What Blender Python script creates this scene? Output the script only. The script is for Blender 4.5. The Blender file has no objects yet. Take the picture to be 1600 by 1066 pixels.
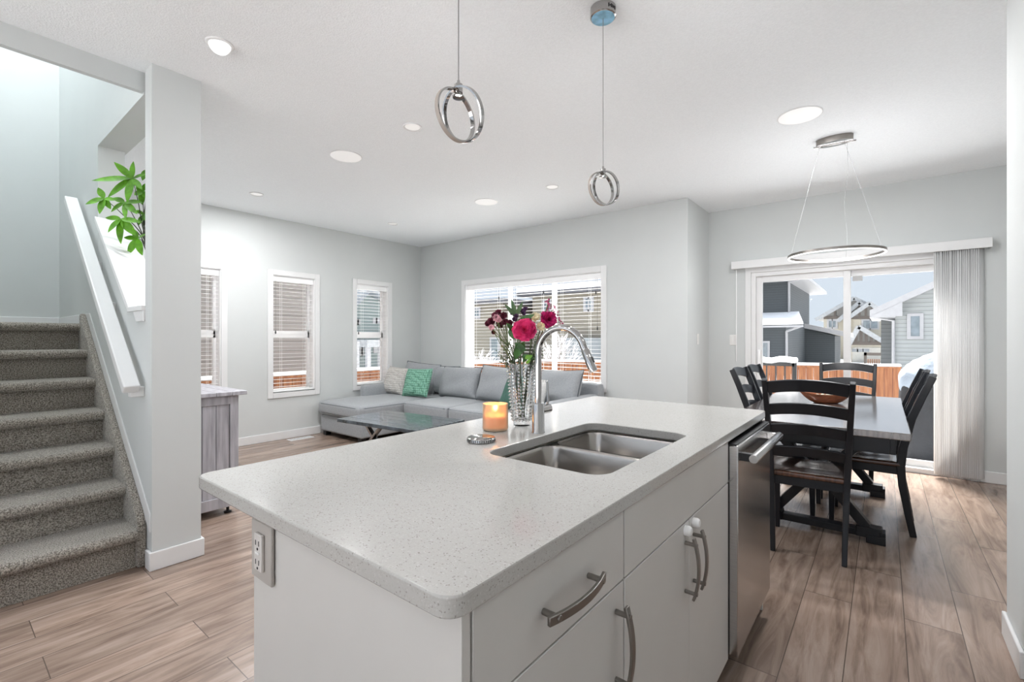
import bpy, bmesh, math, random
from mathutils import Vector, Matrix
random.seed(7)
R = math.radians
SC = bpy.context.scene
COL = SC.collection

# ------------------------------------------------------------------ camera, sky, light, exposure
CAM_H = 1.25
YAW = R(38.5)
FPX = 730.0
cd = bpy.data.cameras.new('camera')
cam = bpy.data.objects.new('camera', cd)
COL.objects.link(cam)
cam.location = (0, 0, CAM_H)
cam.rotation_euler = (R(90), 0, YAW)
cd.sensor_width = 36
cd.lens = FPX / 1600 * 36
cd.shift_y = -3 / 1600
cd.clip_start = 0.02
cd.clip_end = 500
SC.camera = cam

W = bpy.data.worlds.new('sky'); SC.world = W; W.use_nodes = True
wn = W.node_tree; wn.nodes.clear()
wo = wn.nodes.new('ShaderNodeOutputWorld'); wb = wn.nodes.new('ShaderNodeBackground')
tc = wn.nodes.new('ShaderNodeTexCoord'); sx = wn.nodes.new('ShaderNodeSeparateXYZ')
rp = wn.nodes.new('ShaderNodeValToRGB')
wn.links.new(tc.outputs['Generated'], sx.inputs[0]); wn.links.new(sx.outputs['Z'], rp.inputs[0])
wn.links.new(rp.outputs[0], wb.inputs[0]); wn.links.new(wb.outputs[0], wo.inputs[0])
rp.color_ramp.elements[0].position = 0.0; rp.color_ramp.elements[0].color = (0.78, 0.87, 0.97, 1)
rp.color_ramp.elements[1].position = 0.5; rp.color_ramp.elements[1].color = (0.80, 0.88, 1.0, 1)
SKY, GLOW, ZEN = 0.31, 0.12, 0.3
# sky glow added behind the kitchen side, filling the room through its open back
dt = wn.nodes.new('ShaderNodeVectorMath'); dt.operation = 'DOT_PRODUCT'; dt.inputs[1].default_value = (.25, -.96, .1)
wn.links.new(tc.outputs['Generated'], dt.inputs[0])
m1 = wn.nodes.new('ShaderNodeMapRange'); m1.interpolation_type = 'SMOOTHSTEP'
m1.inputs[1].default_value = .05; m1.inputs[2].default_value = .75; m1.inputs[3].default_value = SKY; m1.inputs[4].default_value = SKY + GLOW
wn.links.new(dt.outputs['Value'], m1.inputs[0])
m2 = wn.nodes.new('ShaderNodeMapRange'); m2.inputs[1].default_value = .5; m2.inputs[2].default_value = .95; m2.inputs[3].default_value = 0; m2.inputs[4].default_value = ZEN
wn.links.new(sx.outputs['Z'], m2.inputs[0])
ad = wn.nodes.new('ShaderNodeMath'); ad.operation = 'ADD'; wn.links.new(m1.outputs[0], ad.inputs[0]); wn.links.new(m2.outputs[0], ad.inputs[1])
wn.links.new(ad.outputs[0], wb.inputs[1])

SC.view_settings.view_transform = 'Standard'
SC.view_settings.look = 'None'
SC.view_settings.gamma = 1
SC.view_settings.use_curve_mapping = False
SC.view_settings.exposure = 1.55
SC.cycles.max_bounces = 16
SC.cycles.diffuse_bounces = 10
SC.cycles.transparent_max_bounces = 16
SC.cycles.sample_clamp_indirect = 6.0
SC.cycles.caustics_reflective = False
SC.cycles.caustics_refractive = False

sun = bpy.data.lights.new('sun', 'SUN'); sun.energy = 7.0; sun.angle = R(45); sun.color = (1.0, 0.96, 0.9)
so = bpy.data.objects.new('sun', sun); COL.objects.link(so)
so.rotation_euler = (R(-36), 0, R(12))    # hazy sun beyond the yard: lights the snow, leaves the facades facing us in shade

POT_W, PEND_W, CHAND_W, DISC_W, KIT_FILL_W = 8.0, 2.8, 4.4, 14, 1.0

def area_light(name, loc, size, power, color=(.98, .985, 1), rot=(0, 0, 0), parent=None, shape='DISK', size_y=None, spread=None):
    l = bpy.data.lights.new(name, 'AREA'); l.shape = shape; l.size = size; l.energy = power; l.color = color
    if size_y: l.size_y = size_y
    if spread: l.spread = spread
    o = bpy.data.objects.new(name, l); COL.objects.link(o)
    o.location = loc; o.rotation_euler = rot
    if parent: o.parent = parent; o.location = Vector(loc) - wloc(parent)
    return o

def point_light(name, loc, power, rad, parent, color=(.98, .985, 1)):
    l = bpy.data.lights.new(name, 'POINT'); l.energy = power; l.color = color; l.shadow_soft_size = rad
    o = bpy.data.objects.new(name, l); COL.objects.link(o); o.parent = parent; o.location = Vector(loc) - wloc(parent)
    return o

# ------------------------------------------------------------------ helpers
def wloc(o):
    v = Vector((0, 0, 0))
    while o is not None:
        v += o.location; o = o.parent
    return v

FW = Vector((-math.sin(YAW), math.cos(YAW), 0)); RT = Vector((math.cos(YAW), math.sin(YAW), 0))
def ray(px, py): return FW + RT * ((px - 800) / FPX) + Vector((0, 0, (530 - py) / FPX))
def at(px, py, t): return Vector((0, 0, CAM_H)) + ray(px, py) * t
def atY(px, py, y):
    d = ray(px, py); return Vector((0, 0, CAM_H)) + d * (y / d.y)

MATS = {}
def mat(name, color, rough=0.5, metal=0.0, **k):
    if name in MATS: return MATS[name]
    m = bpy.data.materials.new(name); m.use_nodes = True
    nt = m.node_tree; b = nt.nodes['Principled BSDF']
    b.inputs['Base Color'].default_value = (*color, 1)
    b.inputs['Roughness'].default_value = rough
    b.inputs['Metallic'].default_value = metal
    if 'spec' in k: b.inputs['Specular IOR Level'].default_value = k['spec']
    if 'coat' in k: b.inputs['Coat Weight'].default_value = k['coat']; b.inputs['Coat Roughness'].default_value = k.get('coatr', .1)
    if 'emit' in k:
        b.inputs['Emission Color'].default_value = (*k.get('ecol', color), 1); b.inputs['Emission Strength'].default_value = k['emit']
    if 'trans' in k: b.inputs['Transmission Weight'].default_value = k['trans']; b.inputs['IOR'].default_value = k.get('ior', 1.45)
    if 'sheen' in k: b.inputs['Sheen Weight'].default_value = k['sheen']
    if 'sss' in k:
        b.inputs['Subsurface Weight'].default_value = k['sss']; b.inputs['Subsurface Scale'].default_value = k.get('ssss', .02)
    # procedural variation
    t = nt.nodes.new('ShaderNodeTexCoord')
    mp = nt.nodes.new('ShaderNodeMapping'); mp.inputs['Scale'].default_value = k.get('stretch', (1, 1, 1))
    nt.links.new(t.outputs['Object'], mp.inputs[0])
    var = k.get('var', 0.03)
    n = nt.nodes.new('ShaderNodeTexNoise'); n.inputs['Scale'].default_value = k.get('nscale', 6); n.inputs['Detail'].default_value = k.get('detail', 3)
    nt.links.new(mp.outputs[0], n.inputs['Vector'])
    if var > 0:
        r = nt.nodes.new('ShaderNodeValToRGB')
        c2 = k.get('color2')
        lo = c2 if c2 else tuple(max(0, c * (1 - var)) for c in color)
        hi = color if c2 else tuple(min(1, c * (1 + var)) for c in color)
        r.color_ramp.elements[0].position = k.get('r0', .35); r.color_ramp.elements[0].color = (*lo, 1)
        r.color_ramp.elements[1].position = k.get('r1', .65); r.color_ramp.elements[1].color = (*hi, 1)
        nt.links.new(n.outputs['Fac'], r.inputs[0]); nt.links.new(r.outputs[0], b.inputs['Base Color'])
    if k.get('bump', 0) > 0:
        n2 = nt.nodes.new('ShaderNodeTexNoise'); n2.inputs['Scale'].default_value = k.get('bscale', 80); n2.inputs['Detail'].default_value = 4
        nt.links.new(mp.outputs[0], n2.inputs['Vector'])
        bp = nt.nodes.new('ShaderNodeBump'); bp.inputs['Strength'].default_value = k['bump']; bp.inputs['Distance'].default_value = k.get('bdist', .01)
        nt.links.new(n2.outputs['Fac'], bp.inputs['Height']); nt.links.new(bp.outputs[0], b.inputs['Normal'])
    MATS[name] = m
    return m

def glass_mat(name, tint=(1, 1, 1), refl=0.06):
    """thin window pane: mostly clear with a faint mirror"""
    if name in MATS: return MATS[name]
    m = bpy.data.materials.new(name); m.use_nodes = True; nt = m.node_tree; nt.nodes.clear()
    o = nt.nodes.new('ShaderNodeOutputMaterial'); mix = nt.nodes.new('ShaderNodeMixShader')
    tr = nt.nodes.new('ShaderNodeBsdfTransparent'); gl = nt.nodes.new('ShaderNodeBsdfGlossy')
    tr.inputs[0].default_value = (*tint, 1); gl.inputs['Roughness'].default_value = .02
    fr = nt.nodes.new('ShaderNodeFresnel'); fr.inputs[0].default_value = 1.06
    nt.links.new(fr.outputs[0], mix.inputs[0]); nt.links.new(tr.outputs[0], mix.inputs[1]); nt.links.new(gl.outputs[0], mix.inputs[2])
    nt.links.new(mix.outputs[0], o.inputs[0]); MATS[name] = m
    return m

class MB:
    def __init__(s): s.bm = bmesh.new(); s.mi = 0
    def _f(s, vs):
        try:
            f = s.bm.faces.new(vs); f.material_index = s.mi; return f
        except ValueError: return None
    def box(s, a, b):
        x0, y0, z0 = a; x1, y1, z1 = b
        if x0 > x1: x0, x1 = x1, x0
        if y0 > y1: y0, y1 = y1, y0
        if z0 > z1: z0, z1 = z1, z0
        v = [s.bm.verts.new(p) for p in [(x0,y0,z0),(x1,y0,z0),(x1,y1,z0),(x0,y1,z0),(x0,y0,z1),(x1,y0,z1),(x1,y1,z1),(x0,y1,z1)]]
        for q in [(0,3,2,1),(4,5,6,7),(0,1,5,4),(1,2,6,5),(2,3,7,6),(3,0,4,7)]: s._f([v[i] for i in q])
        return s
    def beam(s, p, q, w, h, up=(0, 0, 1), w2=None, h2=None):
        """rectangular bar from p to q, w sideways, h along up"""
        p = Vector(p); q = Vector(q); d = (q - p).normalized(); up = Vector(up)
        sd = d.cross(up)
        if sd.length < 1e-5: sd = d.cross(Vector((1, 0, 0)))
        sd.normalize(); u = sd.cross(d).normalized()
        w2 = w if w2 is None else w2; h2 = h if h2 is None else h2
        A = [s.bm.verts.new(p + sd * (w/2*i) + u * (h/2*j)) for i, j in ((-1,-1),(1,-1),(1,1),(-1,1))]
        B = [s.bm.verts.new(q + sd * (w2/2*i) + u * (h2/2*j)) for i, j in ((-1,-1),(1,-1),(1,1),(-1,1))]
        s._f(A[::-1]); s._f(B)
        for i in range(4): s._f([A[i], A[(i+1)%4], B[(i+1)%4], B[i]])
        return s
    def sweep(s, pts, prof, up=(0, 0, 1), closed=False, caps=True, scales=None):
        """sweep a closed 2D profile [(side,up)] along pts with a fixed up reference"""
        pts = [Vector(p) for p in pts]; n = len(pts); rings = []
        for i, p in enumerate(pts):
            if closed: d = pts[(i+1) % n] - pts[i-1]
            else: d = pts[min(i+1, n-1)] - pts[max(i-1, 0)]
            d.normalize(); u0 = Vector(up(i) if callable(up) else up)
            sd = d.cross(u0)
            if sd.length < 1e-4: sd = d.cross(Vector((1, 0, 0)))
            sd.normalize(); u = sd.cross(d).normalized()
            k = scales[i] if scales else 1
            rings.append([s.bm.verts.new(p + sd * (a*k) + u * (b*k)) for a, b in prof])
        m = len(prof)
        for i in range(n if closed else n-1):
            r0 = rings[i]; r1 = rings[(i+1) % n]
            for j in range(m): s._f([r0[j], r0[(j+1)%m], r1[(j+1)%m], r1[j]])
        if caps and not closed: s._f(rings[0][::-1]); s._f(rings[-1])
        return s
    def tube(s, pts, r, seg=10, closed=False, scales=None):
        # parallel transport frame
        pts = [Vector(p) for p in pts]; n = len(pts); rings = []
        prev = None
        for i, p in enumerate(pts):
            if closed: d = pts[(i+1) % n] - pts[i-1]
            else: d = pts[min(i+1, n-1)] - pts[max(i-1, 0)]
            d.normalize()
            if prev is None:
                a = Vector((0, 0, 1)) if abs(d.z) < .9 else Vector((1, 0, 0))
                u = (a - d * a.dot(d)).normalized()
            else:
                u = (prev - d * prev.dot(d)).normalized()
            prev = u; w = d.cross(u); k = (scales[i] if scales else 1) * r
            rings.append([s.bm.verts.new(p + (u * math.cos(2*math.pi*j/seg) + w * math.sin(2*math.pi*j/seg)) * k) for j in range(seg)])
        for i in range(n if closed else n-1):
            r0 = rings[i]; r1 = rings[(i+1) % n]
            for j in range(seg): s._f([r0[j], r0[(j+1)%seg], r1[(j+1)%seg], r1[j]])
        if not closed: s._f(rings[0][::-1]); s._f(rings[-1])
        return s
    def lathe(s, prof, c=(0, 0, 0), seg=32, axis=None):
        """prof [(r,z)] about the vertical axis through c (or along axis)"""
        c = Vector(c); M = Matrix.Identity(3)
        if axis is not None: M = Vector(axis).to_track_quat('Z', 'Y').to_matrix()
        rings = []
        for r, z in prof:
            if r < 1e-6: rings.append([s.bm.verts.new(c + M @ Vector((0, 0, z)))])
            else: rings.append([s.bm.verts.new(c + M @ Vector((r*math.cos(2*math.pi*j/seg), r*math.sin(2*math.pi*j/seg), z))) for j in range(seg)])
        for a, b in zip(rings, rings[1:]):
            for j in range(seg):
                k = (j+1) % seg
                if len(a) == 1 and len(b) == 1: continue
                if len(a) == 1: s._f([a[0], b[k], b[j]])
                elif len(b) == 1: s._f([a[j], a[k], b[0]])
                else: s._f([a[j], a[k], b[k], b[j]])
        return s
    def cyl(s, p, q, r, seg=20, r2=None):
        p = Vector(p); q = Vector(q); L = (q-p).length; r2 = r if r2 is None else r2
        return s.lathe([(0, 0), (r, 0), (r2, L), (0, L)], p, seg, q - p)
    def prism(s, poly, d):
        """poly: list of 3D points, extruded by d"""
        d = Vector(d); a = [s.bm.verts.new(Vector(p)) for p in poly]; b = [s.bm.verts.new(Vector(p) + d) for p in poly]
        s._f(a[::-1]); s._f(b)
        n = len(a)
        for i in range(n): s._f([a[i], a[(i+1)%n], b[(i+1)%n], b[i]])
        return s
    def rbox(s, c, size, r=.05, crown=0, n=10, fn=None, M=None):
        """rounded soft box; crown bulges +-z; fn(p, u) may bend the points"""
        c = Vector(c); h = Vector(size) / 2; r = min(r, h.x, h.y, h.z); tmp = bmesh.new()
        bmesh.ops.create_cube(tmp, size=2)
        bmesh.ops.subdivide_edges(tmp, edges=tmp.edges[:], cuts=n, use_grid_fill=True)
        mp = {}
        for v in tmp.verts:
            u = v.co.copy()
            def warp(t): return math.copysign(abs(t) ** .55, t)
            u = Vector((math.copysign(1-(1-abs(u.x))**1.7, u.x), math.copysign(1-(1-abs(u.y))**1.7, u.y), u.z))
            p = Vector((u.x*h.x, u.y*h.y, u.z*h.z))
            inner = Vector((max(-h.x+r, min(h.x-r, p.x)), max(-h.y+r, min(h.y-r, p.y)), max(-h.z+r, min(h.z-r, p.z))))
            off = p - inner
            if off.length > 1e-9:
                p = inner + off.normalized() * r
            p.z += crown * max(0, 1-u.x**2) * max(0, 1-u.y**2) * (1 if u.z > 0 else -1 if u.z < 0 else 0) * abs(u.z)
            if fn: p = fn(p, u)
            if M: p = M @ p
            mp[v.index] = s.bm.verts.new(c + p)
        tmp.faces.ensure_lookup_table()
        for f in tmp.faces: s._f([mp[v.index] for v in f.verts])
        tmp.free(); return s
    def pillow(s, M, w, h, t, n=16, pinch=.07, wave=0.0, seed=0):
        """knife-edge pillow in the local xz plane, thickness along y, placed by matrix M"""
        rnd = random.Random(seed); ph = [rnd.uniform(0, 6) for _ in range(4)]
        g = {}
        for sgn in (1, -1):
            for i in range(n+1):
                for j in range(n+1):
                    u = -1 + 2*i/n; v = -1 + 2*j/n
                    edge = i in (0, n) or j in (0, n)
                    if sgn == -1 and edge: g[(sgn, i, j)] = g[(1, i, j)]; continue
                    x = w/2 * u * (1 - pinch * (1 - v*v)); z = h/2 * v * (1 - pinch * (1 - u*u))
                    k = ((1-u**4) * (1-v**4)) ** .55
                    y = sgn * t/2 * k * (1 + wave * (math.sin(4*u+ph[0]+2*v) + .6*math.sin(6*v+ph[1]-3*u)))
                    g[(sgn, i, j)] = s.bm.verts.new(M @ Vector((x, y, z)))
        for sgn in (1, -1):
            for i in range(n):
                for j in range(n):
                    q = [g[(sgn, i, j)], g[(sgn, i+1, j)], g[(sgn, i+1, j+1)], g[(sgn, i, j+1)]]
                    s._f(q if sgn == -1 else q[::-1])
        return s
    def blob(s, c, r, sub=2, jit=0.0, scale=(1, 1, 1)):
        c = Vector(c); t = bmesh.new(); bmesh.ops.create_icosphere(t, subdivisions=sub, radius=1)
        mp = {v.index: s.bm.verts.new(c + Vector((v.co.x*scale[0], v.co.y*scale[1], v.co.z*scale[2])) * r * (1 + random.uniform(-jit, jit))) for v in t.verts}
        for f in t.faces: s._f([mp[v.index] for v in f.verts])
        t.free(); return s
    def leaf(s, base, tip, w, nrm=(0, 0, 1), curl=.1, fold=.15, n=6):
        """thin leaf blade with a fold along its rib"""
        base = Vector(base); tip = Vector(tip); d = tip - base; L = d.length; d.normalize()
        nr = Vector(nrm); sd = d.cross(nr)
        if sd.length < 1e-4: sd = d.cross(Vector((1, 0, 0)))
        sd.normalize(); up = sd.cross(d).normalized(); rows = []
        for i in range(n+1):
            t = i/n; hw = w/2 * math.sin(math.pi * t ** .85) ** .8 if 0 < t < 1 else w*.02
            c = base + d * (L*t) - up * (curl * L * t * t)
            rows.append([s.bm.verts.new(c - sd*hw + up*hw*fold), s.bm.verts.new(c), s.bm.verts.new(c + sd*hw + up*hw*fold)])
        for a, b in zip(rows, rows[1:]):
            s._f([a[0], a[1], b[1], b[0]]); s._f([a[1], a[2], b[2], b[1]])
        return s
    def build(s, name, m, parent=None, bevel=0, seg=2, angle=35, solid=0, flat=False, kind=None):
        me = bpy.data.meshes.new(name)
        bmesh.ops.recalc_face_normals(s.bm, faces=s.bm.faces[:])
        if parent is not None:
            off = wloc(parent)
            for v in s.bm.verts: v.co -= off
        s.bm.to_mesh(me); s.bm.free()
        ms = m if isinstance(m, (list, tuple)) else [m]
        for x in ms: me.materials.append(x)
        if not flat:
            for p in me.polygons: p.use_smooth = True
            me.set_sharp_from_angle(angle=R(angle))
        o = bpy.data.objects.new(name, me); COL.objects.link(o)
        if parent is not None: o.parent = parent
        if solid:
            sm = o.modifiers.new('thickness', 'SOLIDIFY'); sm.thickness = solid; sm.offset = 0
        if bevel:
            b = o.modifiers.new('bevel', 'BEVEL'); b.width = bevel; b.segments = seg; b.limit_method = 'ANGLE'; b.angle_limit = R(40)
            b.harden_normals = False
        if kind: o['kind'] = kind
        return o

def tag(o, label, cat, group=None):
    o['label'] = label; o['category'] = cat
    if group: o['group'] = group
    return o
def thing(name, label, cat, loc=(0, 0, 0), group=None, rz=0):
    o = bpy.data.objects.new(name, None); COL.objects.link(o)
    o.location = loc; o.rotation_euler = (0, 0, rz); o.empty_display_size = .1
    return tag(o, label, cat, group)
def struct(name, mb, m, **k):
    o = mb.build(name, m, **k); o['kind'] = 'structure'; return o
def dup(root, loc, rz, label, group=None):
    r = root.copy(); COL.objects.link(r); r.location = loc; r.rotation_euler = (0, 0, rz); r['label'] = label
    if group: r['group'] = group
    for ch in list(root.children):
        c = ch.copy(); COL.objects.link(c); c.parent = r
        for g in ch.children:
            d = g.copy(); COL.objects.link(d); d.parent = c
    return r

# ------------------------------------------------------------------ materials
WALL = mat('wall_paint', (0.60, 0.62, 0.615), .75, var=.01, nscale=3, bump=.05, bscale=250, bdist=.002)
CEIL = mat('ceiling_paint', (0.885, 0.91, 0.93), .9, var=.02, nscale=90, bump=.5, bscale=120, bdist=.006)
TRIM = mat('trim_white', (0.75, 0.75, 0.75), .35, var=.01)
VINYL = mat('vinyl_white', (0.92, 0.92, 0.92), .3, var=.01)
CAB = mat('cabinet_white', (0.60, 0.585, 0.56), .32, var=.01)
STEEL = mat('stainless_steel', (0.56, 0.55, 0.54), .2, 1, var=.05, nscale=3, stretch=(1, 1, 60))
STEELD = mat('sink_steel', (0.40, 0.375, 0.35), .22, 1, var=.05, nscale=4)
CHROME = mat('chrome', (0.46, 0.45, 0.445), .05, 1, var=0)
NICKEL = mat('brushed_nickel', (0.27, 0.25, 0.23), .3, 1, var=.03)
BLACK = mat('black_plastic', (0.012, 0.012, 0.014), .35, var=.02)
BLKWOOD = mat('black_painted_wood', (0.006, 0.007, 0.010), .42, var=.15, nscale=8, spec=.3, coat=.3, coatr=.12)
WALNUT = mat('dark_walnut', (0.075, 0.030, 0.016), .22, var=.3, nscale=5, stretch=(12, 1, 1), coat=.5, coatr=.12)
TABLETOP = mat('dark_table_top', (0.10, 0.078, 0.07), .2, var=.25, nscale=5, stretch=(10, .8, 1), coat=1, coatr=.13, spec=.8)
TABLETOP.node_tree.nodes['Principled BSDF'].inputs['Coat IOR'].default_value = 2.0
SOFA = mat('grey_sofa_fabric', (0.31, 0.325, 0.34), .95, var=.06, nscale=60, bump=.25, bscale=300, bdist=.003, sheen=.2)
PIPE = mat('sofa_piping', (0.10, 0.11, 0.12), .9, var=.05)
GREEN = mat('green_leaf', (0.13, 0.42, 0.02), .4, var=.25, nscale=15)
LGREEN = mat('bright_leaf', (0.12, 0.34, 0.015), .4, var=.3, nscale=20)
DGREEN = mat('dark_leaf', (0.035, 0.11, 0.03), .45, var=.3, nscale=30)
GLASS = glass_mat('window_glass', (.995, 1, 1))
CLEAR = mat('crystal_glass', (0.97, 0.98, 0.98), .0, trans=1, ior=1.45, var=0)
SNOW = mat('snow', (0.80, 0.81, 0.83), .9, var=.03, nscale=2, bump=.3, bscale=4, bdist=.1)

def floor_mat():
    m = bpy.data.materials.new('plank_floor'); m.use_nodes = True; nt = m.node_tree; N = nt.nodes; L = nt.links
    b = N['Principled BSDF']
    g = N.new('ShaderNodeTexCoord'); s = N.new('ShaderNodeSeparateXYZ'); L.new(g.outputs['Object'], s.inputs[0])
    c = N.new('ShaderNodeCombineXYZ')
    ax = N.new('ShaderNodeMath'); ax.operation = 'ADD'; ax.inputs[1].default_value = 20.068; L.new(s.outputs['X'], ax.inputs[0])
    ay = N.new('ShaderNodeMath'); ay.operation = 'ADD'; ay.inputs[1].default_value = 20.0; L.new(s.outputs['Y'], ay.inputs[0])
    L.new(ay.outputs[0], c.inputs[0]); L.new(ax.outputs[0], c.inputs[1])
    br = N.new('ShaderNodeTexBrick'); L.new(c.outputs[0], br.inputs['Vector'])
    br.offset = .37; br.offset_frequency = 2; br.squash = 1
    br.inputs['Scale'].default_value = 1; br.inputs['Brick Width'].default_value = 1.22; br.inputs['Row Height'].default_value = .19
    br.inputs['Mortar Size'].default_value = .0018; br.inputs['Mortar Smooth'].default_value = .1; br.inputs['Bias'].default_value = 0
    br.inputs['Color1'].default_value = (0, 0, 0, 1); br.inputs['Color2'].default_value = (1, 1, 1, 1); br.inputs['Mortar'].default_value = (.5, .5, .5, 1)
    # per plank offset to the grain
    off = N.new('ShaderNodeVectorMath'); off.operation = 'MULTIPLY_ADD'; off.inputs[1].default_value = (7.3, 3.1, 0)
    L.new(br.outputs['Color'], off.inputs[0]); L.new(c.outputs[0], off.inputs[2])
    mp = N.new('ShaderNodeMapping'); mp.inputs['Scale'].default_value = (1.1, 9, 1); L.new(off.outputs[0], mp.inputs[0])
    n1 = N.new('ShaderNodeTexNoise'); n1.inputs['Scale'].default_value = 1.6; n1.inputs['Detail'].default_value = 8; n1.inputs['Roughness'].default_value = .62; n1.inputs['Distortion'].default_value = 1.2
    L.new(mp.outputs[0], n1.inputs['Vector'])
    r = N.new('ShaderNodeValToRGB'); e = r.color_ramp.elements
    e[0].position = .25; e[0].color = (.115, .075, .055, 1); e[1].position = .72; e[1].color = (.385, .30, .25, 1)
    k = e.new(.5); k.color = (.275, .20, .158, 1)
    L.new(n1.outputs['Fac'], r.inputs[0])
    # plank tint
    hs = N.new('ShaderNodeHueSaturation'); L.new(r.outputs[0], hs.inputs['Color'])
    mr = N.new('ShaderNodeMapRange'); mr.inputs[3].default_value = .86; mr.inputs[4].default_value = 1.14
    L.new(br.outputs['Color'], mr.inputs[0]); L.new(mr.outputs[0], hs.inputs['Value'])
    mx = N.new('ShaderNodeMix'); mx.data_type = 'RGBA'; L.new(br.outputs['Fac'], mx.inputs[0]); L.new(hs.outputs[0], mx.inputs[6]); mx.inputs[7].default_value = (.10, .075, .06, 1)
    # knots
    n2 = N.new('ShaderNodeTexNoise'); n2.inputs['Scale'].default_value = 1.0; n2.inputs['Detail'].default_value = 2
    mp2 = N.new('ShaderNodeMapping'); mp2.inputs['Scale'].default_value = (2.4, 9, 1); L.new(off.outputs[0], mp2.inputs[0]); L.new(mp2.outputs[0], n2.inputs['Vector'])
    r2 = N.new('ShaderNodeValToRGB'); r2.color_ramp.elements[0].position = .66; r2.color_ramp.elements[0].color = (0, 0, 0, 1); r2.color_ramp.elements[1].position = .76; r2.color_ramp.elements[1].color = (.7, .7, .7, 1)
    L.new(n2.outputs['Fac'], r2.inputs[0])
    mx2 = N.new('ShaderNodeMix'); mx2.data_type = 'RGBA'; L.new(r2.outputs[0], mx2.inputs[0]); L.new(mx.outputs[2], mx2.inputs[6]); mx2.inputs[7].default_value = (.10, .06, .045, 1)
    L.new(mx2.outputs[2], b.inputs['Base Color'])
    b.inputs['Roughness'].default_value = .24
    bp = N.new('ShaderNodeBump'); bp.inputs['Strength'].default_value = .12; bp.inputs['Distance'].default_value = .004; L.new(n1.outputs['Fac'], bp.inputs['Height']); L.new(bp.outputs[0], b.inputs['Normal'])
    return m
FLOOR = floor_mat()

def quartz_mat():
    m = bpy.data.materials.new('speckled_quartz'); m.use_nodes = True; nt = m.node_tree; N = nt.nodes; L = nt.links
    b = N['Principled BSDF']; t = N.new('ShaderNodeTexCoord')
    v = N.new('ShaderNodeTexVoronoi'); v.inputs['Scale'].default_value = 460; L.new(t.outputs['Object'], v.inputs['Vector'])
    sp = N.new('ShaderNodeSeparateColor'); L.new(v.outputs['Color'], sp.inputs[0])
    r = N.new('ShaderNodeValToRGB'); e = r.color_ramp.elements; r.color_ramp.interpolation = 'CONSTANT'
    e[0].position = 0; e[0].color = (.31, .29, .27, 1); e[1].position = .035; e[1].color = (.45, .435, .41, 1)
    k = e.new(.22); k.color = (.475, .463, .44, 1); k2 = e.new(.95); k2.color = (.53, .52, .50, 1)
    L.new(sp.outputs[0], r.inputs[0]); L.new(r.outputs[0], b.inputs['Base Color'])
    b.inputs['Roughness'].default_value = .12
    return m
QUARTZ = quartz_mat()

def carpet_mat():
    m = bpy.data.materials.new('grey_carpet'); m.use_nodes = True; nt = m.node_tree; N = nt.nodes; L = nt.links
    b = N['Principled BSDF']; t = N.new('ShaderNodeTexCoord')
    n = N.new('ShaderNodeTexNoise'); n.inputs['Scale'].default_value = 170; n.inputs['Detail'].default_value = 3; L.new(t.outputs['Object'], n.inputs['Vector'])
    r = N.new('ShaderNodeValToRGB'); e = r.color_ramp.elements
    e[0].position = .36; e[0].color = (.12, .105, .085, 1); e[1].position = .66; e[1].color = (.52, .48, .42, 1)
    L.new(n.outputs['Fac'], r.inputs[0]); L.new(r.outputs[0], b.inputs['Base Color'])
    b.inputs['Roughness'].default_value = 1; b.inputs['Sheen Weight'].default_value = .3; b.inputs['Specular IOR Level'].default_value = .1
    bp = N.new('ShaderNodeBump'); bp.inputs['Strength'].default_value = 1; bp.inputs['Distance'].default_value = .012
    L.new(n.outputs['Fac'], bp.inputs['Height']); L.new(bp.outputs[0], b.inputs['Normal'])
    return m
CARPET = carpet_mat()

def siding_mat(name, col, pitch=.18):
    if name in MATS: return MATS[name]
    m = bpy.data.materials.new(name); m.use_nodes = True; nt = m.node_tree; N = nt.nodes; L = nt.links
    b = N['Principled BSDF']; b.inputs['Base Color'].default_value = (*col, 1); b.inputs['Roughness'].default_value = .6
    t = N.new('ShaderNodeNewGeometry'); s = N.new('ShaderNodeSeparateXYZ'); L.new(t.outputs['Position'], s.inputs[0])
    d = N.new('ShaderNodeMath'); d.operation = 'DIVIDE'; d.inputs[1].default_value = pitch; L.new(s.outputs['Z'], d.inputs[0])
    f = N.new('ShaderNodeMath'); f.operation = 'FRACT'; L.new(d.outputs[0], f.inputs[0])
    rs_ = N.new('ShaderNodeValToRGB'); e_ = rs_.color_ramp.elements; e_[0].position = .0; e_[0].color = (*[c*.55 for c in col], 1); e_[1].position = .16; e_[1].color = (*col, 1)  # lap-edge shadow painted as a darker line per board, lightening upward
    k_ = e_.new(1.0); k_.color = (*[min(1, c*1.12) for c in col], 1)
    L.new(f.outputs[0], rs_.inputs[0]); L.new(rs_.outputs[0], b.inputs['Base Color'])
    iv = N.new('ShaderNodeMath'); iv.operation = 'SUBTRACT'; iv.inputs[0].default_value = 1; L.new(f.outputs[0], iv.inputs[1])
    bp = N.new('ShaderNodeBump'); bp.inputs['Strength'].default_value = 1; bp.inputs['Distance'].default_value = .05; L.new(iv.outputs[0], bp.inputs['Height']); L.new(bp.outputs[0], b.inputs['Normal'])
    MATS[name] = m
    return m

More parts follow.
